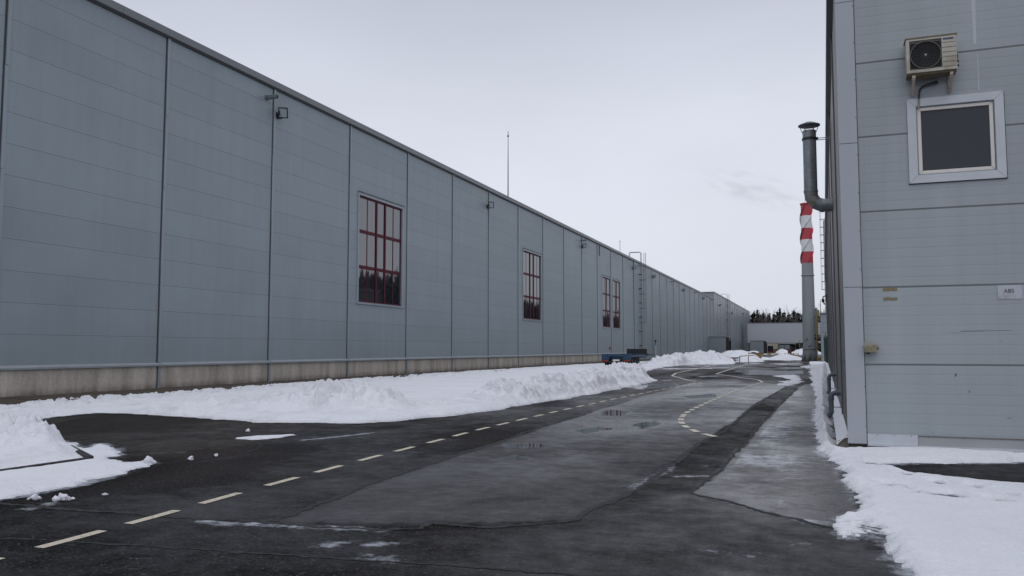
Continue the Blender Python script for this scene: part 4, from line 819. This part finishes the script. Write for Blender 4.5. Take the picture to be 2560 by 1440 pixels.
for k in range(5):
    a, b = zc(bands[k]), zc(bands[k + 1]); mb = MB(); mb.lathe([(r_at(a), a), (r_at(b), b)], seg=32)
    if k == 4: mb.lathe([(r_at(b), b - .18), (r_at(b) + .1, b - .15), (r_at(b) + .1, b), (r_at(b) - .08, b), (r_at(b) - .08, b - 2)], seg=32)
    mb.build('band', cm_r if k % 2 == 0 else cm_w, ch)
    st = MB(); n = 14
    for s_ in range(3):
        vs = []; fs = []
        for i in range(n + 1):
            z = a + (b - a) * i / n; an = 2 * math.pi * s_ / 3 + (z - zc(656)) / (zc(503) - zc(656)) * 2 * math.pi * 1.0 + .6; r1, r2 = r_at(z) - .01, r_at(z) + .17
            for dr, da in ((r1, -.03), (r2, -.03), (r2, .03), (r1, .03)): vs.append((dr * math.cos(an + da), dr * math.sin(an + da), z))
            if i:
                b4 = 4 * i; fs += [(b4 - 4, b4 - 3, b4 + 1, b4), (b4 - 3, b4 - 2, b4 + 2, b4 + 1), (b4 - 2, b4 - 1, b4 + 3, b4 + 2)]
        st.add(vs, fs)
    st.build('strake', cm_r if k % 2 == 0 else cm_w, ch)
mb = MB(); mb.lathe([(1.12, 0), (.98, .35), (.92, .9), (r_at(1.6), 1.6)], seg=32); mb.lathe([(.9, 1.55), (.93, 1.58), (.93, 1.66), (.88, 1.68)], seg=32); bs = NT('sooty chimney foot'); sp = bs.n('ShaderNodeSeparateXYZ'); bs.l(bs.n('ShaderNodeTexCoord').outputs['Object'], sp.inputs[0]); n = bs.noise(bs.coord((2, 2, .4)), 2, 5)
bs.set(col=bs.mix(bs.rng(bs.math('ADD', bs.math('MULTIPLY', n, 1.2), bs.math('MULTIPLY', sp.outputs[2], -.55)), .05, .55, 0, 1), (.20, .215, .22), (.018, .016, .014)), rough=.7); mb.build('foot', bs.m, ch)
for (an, z, r_) in ((-115, 2.95, .17), (-92, 2.2, .19)):
    mb = MB(); a = R(an); d = Vector((math.cos(a), math.sin(a), 0)); mb.tube([d * .8 + Vector((0, 0, z)), d * 1.0 + Vector((0, 0, z))], r_, 14); mb.tube([d * 1.0 + Vector((0, 0, z)), d * 1.03 + Vector((0, 0, z))], r_ * .6, 12, 1); mb.build('port', [M['galv_dark'], M['lens']], ch)
mb = MB(); mb.tube([(-.1, 0, zc(503)), (-.1, 0, zc(474))], .02, 6); mb.build('lightning_rod', M['galv_dark'], ch)
mb = MB(); mb.tube([(.85, -.25, 1.8), (.85, -.25, 6.0)], .24, 12); mb.box(.55, 1.3, -.55, .05, 5.9, 6.7); mb.box(.5, 1.9, -.5, .1, 3.3, 3.45, 1); mb.tube([(.6, -.3, 3.0), (1.9, -.3, 2.9)], .28, 12, 1); mb.build('side_duct', [M['galv_dark'], M['black']], ch)
yl = thing('service_ladder', 'yellow service ladder between the chimney and the grey shed', 'ladder', (.42, 113.5, 0)); yel = simple('worn yellow paint', (.27, .19, .045), .5, var=.25, scale=3)
mb = MB(); 
for x in (-.28, .28): mb.tube([(x, 0, .4), (x, 0, 6.6)], .06, 8)
mb.tube([(.28, 0, 6.6), (.28, 0, 8.0)], .035, 8); mb.build('rail', yel, yl)
mb = MB()
for k in range(18): mb.tube([(-.28, 0, .6 + k * .34), (.28, 0, .6 + k * .34)], .03, 6)
mb.build('rung', yel, yl); mb = MB(); mb.box(-.35, .35, -.2, .2, 0, .5); mb.build('base', yel, yl)
# grey shed, green tank, silo beyond
sh = thing('equipment_shed', 'narrow pale grey shed next to the chimney', 'shed', (.62, 106, 0))
mb = MB(); mb.box(0, 3.5, 0, 6, .1, 5.8); mb.build('wall', panel('shed cladding', (.33, .36, .40), .6, 0, 2, stain_amt=.1), sh); mb = MB(); mb.box(-.08, 3.6, -.08, 6.1, 5.8, 5.98); mb.build('roof', M['roof_edge'], sh); mb = MB(); mb.box(.05, 3.4, .05, 5.9, -.1, .1); mb.build('base', M['concrete'], sh)
gt = thing('fuel_tank', 'dark green upright tank with valve beside the grey shed', 'tank', (1.05, 98.5, 0)); gm = simple('dark green paint', (.025, .065, .055), .5, var=.2, scale=2)
mb = MB(); mb.box(.15, 1.6, 0, 1.2, .05, 2.75); mb.build('body', gm, gt, bevel=.05); mb = MB(); mb.tube([(0, .3, .05), (0, .3, 2.9)], .22, 12); mb.lathe([(.22, 2.9), (.14, 3.1), (.06, 3.15)], (0, .3), 12); mb.build('cylinder', gm, gt); mb = MB(); mb.tube([(0, .3, 3.15), (0, .3, 3.5)], .05, 8); mb.build('valve', yel, gt); mb = MB(); mb.box(.45, .62, -.012, -.002, 1.5, 2.0); mb.build('label_plate', M['trim_light'], gt)
sl_ = thing('silo', 'slim pale silo behind the side wall with a caged ladder', 'silo', (2.5, 117, 0))
mb = MB(); mb.lathe([(1.2, 0), (1.2, 18.6), (1.1, 19.0), (.3, 19.5), (0.01, 19.55)], seg=32); mb.build('shell', simple('pale silo', (.38, .38, .38), .5, var=.15, scale=1, stretch=(1, 1, .1)), sl_)
mb = MB()
for k in range(11): z = 9.5 + k * 1.05; mb.tube([(-1.15 - .45 * math.sin(math.pi * j / 8), -.35 * math.cos(math.pi * j / 8) - .2, z) for j in range(9)], .03, 6)
for j in (2, 4, 6): mb.tube([(-1.15 - .45 * math.sin(math.pi * j / 8), -.35 * math.cos(math.pi * j / 8) - .2, 9.5) for _ in (0,)] + [(-1.15 - .45 * math.sin(math.pi * j / 8), -.35 * math.cos(math.pi * j / 8) - .2, 20.0)], .02, 6)
mb.build('safety_cage', M['galv_dark'], sl_)

# ================================================================== TRAILER
tr = thing('container_trailer', 'empty blue container trailer parked behind the snow bank', 'trailer', (-16.3, 70.2, 0), R(0.6))
blue = simple('trailer blue', (.014, .052, .115), .45, var=.25, scale=3, dirt=(.03, .03, .03), dirt_amt=.6); rub = simple('tyre rubber', (.014, .014, .015), .85)
TL = 8.2; mb = MB()
for x in (-.55, .43):
    mb.box(x, x + .12, .1, TL, .72, .76); mb.box(x, x + .12, .1, TL, 1.02, 1.06); mb.box(x + .05, x + .07, .1, TL, .76, 1.02)
for k in range(9): mb.box(-1.15, 1.15, .5 + k * .92, .62 + k * .92, .80, .98)
for x in (-1.25, 1.15): mb.box(x, x + .1, .2, TL, .9, 1.08)
for yy in (.02, 4.0, TL - .25): mb.box(-1.27, 1.27, yy, yy + .24, 1.061, 1.15)
mb.build('chassis', blue, tr)
mb = MB(); mb.box(-1.28, -.62, -.05, .1, .52, 1.18); mb.box(.62, 1.28, -.05, .1, .52, 1.18); mb.box(-.62, .62, -.03, .1, .98, 1.16); mb.box(-1.2, 1.2, -.02, .08, .40, .52, 1)
for x in (-1.2, -.98, -.76, .70, .92, 1.14): mb.box(x, x + .03, -.06, -.05, .56, 1.1, 1)
mb.build('rear_frame', [blue, M['black']], tr)
for x in (-1.2, .72):
    mb = MB(); mb.box(x - .05, x + .62, -.12, -.055, .52, .66); mb.build('light_housing', M['black'], tr)
    mb = MB(); mb.box(x + .02, x + .5, -.145, -.121, .55, .63); mb.build('tail_light', simple('red lens', (.42, .02, .015), .25, var=.05), tr)
mb = MB(); mb.box(-.3, .3, -.06, -.035, .56, .70); mb.build('number_plate', M['white_pvc'], tr)
mb = MB(); mb.box(-.75, 1.2, TL - .15, TL, 1.15, 1.62); mb.build('headboard', M['black'], tr)
mb = MB(); mb.box(-.5, .5, TL, TL + 1.4, .95, 1.1); mb.box(.9, 1.6, TL - .6, TL + 1.6, 1.0, 1.1); mb.build('gooseneck', M['black'], tr)
mb = MB(); 
for yy in (1.2, 2.5, 3.8): mb.tube([(-.95, yy, .48), (.95, yy, .48)], .07, 8)
mb.box(-.4, .4, .9, 4.1, .5, .72); mb.build('axle', M['black'], tr)
for yy in (1.2, 2.5, 3.8):
    for sgn in (-1, 1):
        mb = MB(); n = 22; vs = []
        prof = [(.30, -.19), (.44, -.19), (.495, -.14), (.50, 0), (.495, .14), (.44, .19), (.30, .19)]
        mb.lathe(prof, seg=22); mb.v = [(sgn * 1.03 + z, yy + x, .5 + y_) for (x, y_, z) in mb.v]; wo = mb.build('wheel', rub, tr)
        mb = MB(); mb.lathe([(.30, .12), (.26, .12), (.2, .02), (.1, .02), (.1, .14), (.001, .15)], seg=18); mb.v = [(sgn * (1.03 + z), yy + x, .5 + y_) for (x, y_, z) in mb.v]; mb.build('rim', M['galv_dark'], wo)
# ================================================================== THINGS UNDER THE BRIDGE
cr_ = thing('timber_crate', 'stack of brown timber pallets topped with snow', 'crate', (-10.4, 139, 0)); wood = simple('wet brown timber', (.13, .075, .035), .8, var=.35, scale=4, stretch=(1, 1, 4))
mb = MB()
for z in (.25, .55, .85): mb.box(0, 1.9, 0, .12, z, z + .13); mb.box(0, 1.9, 1.1, 1.22, z, z + .13); mb.box(-.0, .1, 0.12, 1.1, z, z + .13); mb.box(1.8, 1.9, .12, 1.1, z, z + .13)
for x in (0, .6, 1.2, 1.78): mb.box(x, x + .14, .13, .25, 0, 1.0)
mb.build('pallet', wood, cr_); mb = MB(); mb.box(1.25, 2.1, -.5, 0, .0, .85); mb.build('box', simple('ochre timber', (.2, .12, .05), .8, var=.3, scale=4), cr_)
o = grid_mesh('snow_cap', np.linspace(-.05, 1.7, 20), np.linspace(-.05, 1.25, 14), lambda X, Y: .96 + .34 * np.clip(1 - ((X - .85) / .9) ** 2 - ((Y - .6) / .75) ** 2, 0, 1) ** .5, M['snow']); o.parent = cr_
mb = MB(); mb.box(.0, 1.8, -.02, .3, .69, .78); mb.build('snow_layer', M['snow'], cr_)
yf_ = thing('pipe_barrier', 'small yellow pipe barrier standing at the edge of the wet road', 'barrier', (-8.15, 96.5, 0)); mb = MB()
for x in (0, .95): mb.tube([(x, .1 * x, 0), (x, .1 * x, .78)], .045, 8)
mb.tube([(0, 0, .78), (1.6, .15, .9)], .045, 8); mb.build('frame', yel, yf_); mb = MB(); mb.tube([(.0, 0, .35), (-.5, 0, .33)], .04, 8); mb.lathe([(.01, -.04), (.16, -.04), (.16, .04), (.01, .04)], (0, 0), 12, 1); mb.v = mb.v[:-48] + [(-.55 + z, x, .33 + y_) for (x, y_, z) in mb.v[-48:]]; mb.build('hose_valve', [yel, simple('rust red', (.2, .06, .04), .6)], yf_)
bb = thing('boom_barrier', 'yellow and white striped boom barrier across the far road', 'barrier', (-9.2, 150, 0))
mb = MB(); 
for k in range(10): mb.box(k * .62, k * .62 + .62, 0, .08, .62, .80, k % 2)
mb.build('boom', [yel, M['white_pvc']], bb); 
for a, b, z_ in ((2.4, 2.6, .615), (5.5, 5.62, .9), (6.25, 6.37, .9)): mb = MB(); mb.box(a, b, -.13, -.005, 0, z_); mb.build('post', yel, bb)
mb = MB(); mb.box(4.6, 5.2, .2, .7, 0, 1.5); mb.build('drive_box', simple('dark red box', (.10, .03, .025), .6), bb)
gh = thing('gatehouse', 'small cream gatehouse with a dark window under the bridge', 'gatehouse', (-18.6, 322, 0))
mb = MB(); mb.box(0, 5.2, 0, 5, 0, 4.6); mb.build('wall', simple('cream render', (.55, .50, .38), .8, var=.05, scale=1), gh); mb = MB(); mb.box(-.2, 5.4, -.2, 5.2, 4.6, 4.8); mb.build('roof', M['snow'], gh); mb = MB(); mb.box(1.6, 3.6, -.06, -.01, .6, 2.7); mb.build('window', M['glass_dark'], gh)
fn = thing('red_fence', 'low dark red fence in front of the cream gatehouse', 'fence', (-16.4, 312, 0)); mb = MB()
for k in range(26): mb.box(k * .34, k * .34 + .24, 0, .06, .1, 1.5)
mb.build('board', simple('oxide red', (.10, .02, .025), .6, var=.2, scale=1), fn)['kind'] = 'stuff'; 
for k in range(4): mb = MB(); mb.box(k * 2.9, k * 2.9 + .1, .07, .17, 0, 1.7); mb.build('post', M['galv_dark'], fn)
sh2 = thing('glass_shelter', 'glass shelter with a snowy flat roof beside the gatehouse', 'shelter', (-13.0, 318, 0))
mb = MB(); mb.box(0, 6.2, 0, 3, 3.3, 3.5, 0); mb.box(0, 6.2, 0, 3, 3.5, 3.75, 1); mb.build('roof', [M['galv_dark'], M['snow']], sh2); 
for x in (.05, 2.0, 4.0, 6.0):
    for y in (.05, 2.8): mb = MB(); mb.box(x, x + .12, y, y + .12, 0, 3.3); mb.build('post', M['galv_dark'], sh2)
sgm = glass('shelter glass', (.2, .25, .28), 1.5)
for a, b in ((.2, 1.95), (2.2, 3.9)): mb = MB(); mb.box(a, b, .1, .14, .3, 3.0); mb.build('pane', sgm, sh2)

rs_ = thing('road_sign', 'round white road sign on a thin post under the bridge', 'sign', (-3.0, 268, 0)); mb = MB(); mb.tube([(0, 0, 0), (0, 0, 2.7)], .05, 8); mb.build('post', M['galv_dark'], rs_); mb = MB(); mb.lathe([(.001, 0), (.3, 0), (.3, .03), (.001, .03)], seg=20); mb.v = [(x, -.08 - z, 2.45 + y_) for x, y_, z in mb.v]; mb.build('disc', M['white_pvc'], rs_)
lp = thing('yard_lamp', 'slim yard lamp post with a yellow-green head under the bridge', 'lamp post', (-4.6, 262, 0)); mb = MB(); mb.tube([(0, 0, 0), (0, 0, 4.2)], .09, 8); mb.build('post', simple('olive post', (.2, .21, .12), .6), lp); mb = MB(); mb.box(-.3, .3, -.2, .2, 4.0, 4.35); mb.build('head', simple('lime plastic', (.45, .5, .08), .5), lp)
# ================================================================== FOREST
def forest():
    V = []; Fc = []; MI = []; rr = random.Random(5)
    def tri(a, b, c_, m): n = len(V); V.extend((a, b, c_)); Fc.append((n, n + 1, n + 2)); MI.append(m)
    def leafy(x, y, h, kind):
        if kind == 'spruce':
            for i in range(620):
                z = h * (1 - rr.random() ** .62) * .96 + .3; rad = (h - z) / h * h * .21 * (.45 + .75 * rr.random()) * (.8 + .3 * math.sin(z * 2.6 + x)); an = rr.uniform(0, 6.28); c_ = Vector((x + rad * math.cos(an), y + rad * math.sin(an), z)); s_ = rr.uniform(.4, 1.0)
                d = Vector((math.cos(an), math.sin(an), -.45)) * s_; e = Vector((-math.sin(an), math.cos(an), rr.uniform(-.3, .3))) * s_ * .75; tri(c_ - d - e, c_ - d + e, c_ + d, 0 if rr.random() < .7 else 1)
            tri(Vector((x - .15, y, h - .8)), Vector((x + .15, y, h - .8)), Vector((x, y, h + .7)), 0)
        else:
            for i in range(26):
                a = Vector((x, y, h * rr.uniform(.2, .75))); an = rr.uniform(0, 6.28); b = a + Vector((math.cos(an) * h * .13, math.sin(an) * h * .13, h * rr.uniform(.14, .34))); w_ = .03; tri(a + Vector((w_, 0, 0)), a - Vector((w_, 0, 0)), b, 2)
                for j in range(22):
                    c_ = a.lerp(b, rr.uniform(.2, 1)); d = Vector((rr.gauss(0, .5), rr.gauss(0, .5), rr.uniform(.3, 1.4))); e = Vector((rr.uniform(-.035, .035), .03, 0)); tri(c_ + e, c_ - e, c_ + d, 2 if rr.random() < .6 else 3)
            tri(Vector((x - .16, y, 0)), Vector((x + .16, y, 0)), Vector((x, y, h * .95)), 3)
    x = -50.0
    for row, (yy, hh) in enumerate(((345, 13.5), (350, 15.5), (357, 17.0), (364, 18.0), (372, 18.5))):
        x = -46.0 + rr.uniform(0, 2)
        while x < 42:
            k = 'spruce' if rr.random() < (.74 if x < -4 else .5) else 'bare'
            leafy(x, yy + rr.uniform(-2.5, 2.5), hh * rr.uniform(.82, 1.06) * (1.08 if k == 'bare' else 1.0), k); x += rr.uniform(1.3, 2.5)
    for i in range(17000):                       # undergrowth
        x = rr.uniform(-46, 42); z = rr.uniform(0, 15.5) * rr.uniform(.65, 1) ; c_ = Vector((x, 343 + rr.uniform(0, 16), z)); s_ = rr.uniform(.3, .8); tri(c_ + Vector((-s_ * .5, 0, 0)), c_ + Vector((s_ * .5, rr.uniform(-.3, .3), 0)), c_ + Vector((rr.uniform(-.4, .4), 0, s_ * 1.7)), rr.choice((2, 2, 3, 4)))
    for i in range(150):                         # wood behind the near block
        leafy(rr.uniform(32, 46), rr.uniform(95, 345), rr.uniform(13, 18.5), 'spruce' if rr.random() < .6 else 'bare')
    for i in range(15000):
        y = rr.uniform(95, 345); z = rr.uniform(0, 15.5); c_ = Vector((34 + rr.uniform(0, 12), y, z)); s_ = rr.uniform(.8, 1.9); tri(c_ + Vector((0, -s_ * .5, 0)), c_ + Vector((rr.uniform(-.3, .3), s_ * .5, 0)), c_ + Vector((0, rr.uniform(-.4, .4), s_ * 1.7)), rr.choice((2, 2, 3, 4)))
    me = bpy.data.meshes.new('forest'); me.from_pydata([tuple(v) for v in V], [], Fc)
    for n_, c_ in (('spruce dark', (.020, .032, .026)), ('spruce green', (.035, .05, .036)), ('bare twigs', (.12, .10, .10)), ('bare trunk', (.07, .06, .058)), ('brown brush', (.05, .04, .036))): me.materials.append(simple(n_, c_, .9, var=.2, scale=2))
    me.polygons.foreach_set('material_index', MI); o = bpy.data.objects.new('forest', me); COL.objects.link(o); o['kind'] = 'stuff'; return o
forest()
# ================================================================== CHIMNEY SMOKE (thin plume drifting left)
def smoke():
    mb = MB(); mb.lathe([(.01, -1), (.5, -.85), (.85, -.5), (1, 0), (.85, .5), (.5, .85), (.01, 1)], seg=20)
    o = mb.build('smoke', None or bpy.data.materials.new('smoke'), kind='stuff'); o.location = (-7.6, 116, 23.6); o.scale = (9.0, 3, 3.2); o.rotation_euler = (0, R(22), 0)
    m = o.data.materials[0]; m.use_nodes = True; t_ = m.node_tree
    for n in list(t_.nodes): t_.nodes.remove(n)
    out = t_.nodes.new('ShaderNodeOutputMaterial'); v = t_.nodes.new('ShaderNodeVolumePrincipled'); t_.links.new(v.outputs[0], out.inputs['Volume']); v.inputs['Color'].default_value = (.45, .47, .52, 1)
    tc = t_.nodes.new('ShaderNodeTexCoord'); mp = t_.nodes.new('ShaderNodeMapping'); mp.inputs['Scale'].default_value = (2.6, 1.2, 3.2); t_.links.new(tc.outputs['Object'], mp.inputs[0]); n = t_.nodes.new('ShaderNodeTexNoise'); n.inputs['Scale'].default_value = 1.2; n.inputs['Detail'].default_value = 5; t_.links.new(mp.outputs[0], n.inputs['Vector'])
    ln = t_.nodes.new('ShaderNodeVectorMath'); ln.operation = 'LENGTH'; t_.links.new(tc.outputs['Object'], ln.inputs[0]); a = t_.nodes.new('ShaderNodeMapRange'); a.inputs[1].default_value = .15; a.inputs[2].default_value = .95; a.inputs[3].default_value = 1; a.inputs[4].default_value = 0; t_.links.new(ln.outputs['Value'], a.inputs[0])
    b = t_.nodes.new('ShaderNodeMapRange'); b.inputs[1].default_value = .48; b.inputs[2].default_value = .75; b.inputs[3].default_value = 0; b.inputs[4].default_value = .19; t_.links.new(n.outputs[0], b.inputs[0])
    c_ = t_.nodes.new('ShaderNodeMath'); c_.operation = 'MULTIPLY'; t_.links.new(a.outputs[0], c_.inputs[0]); t_.links.new(b.outputs[0], c_.inputs[1]); t_.links.new(c_.outputs[0], v.inputs['Density'])
smoke()
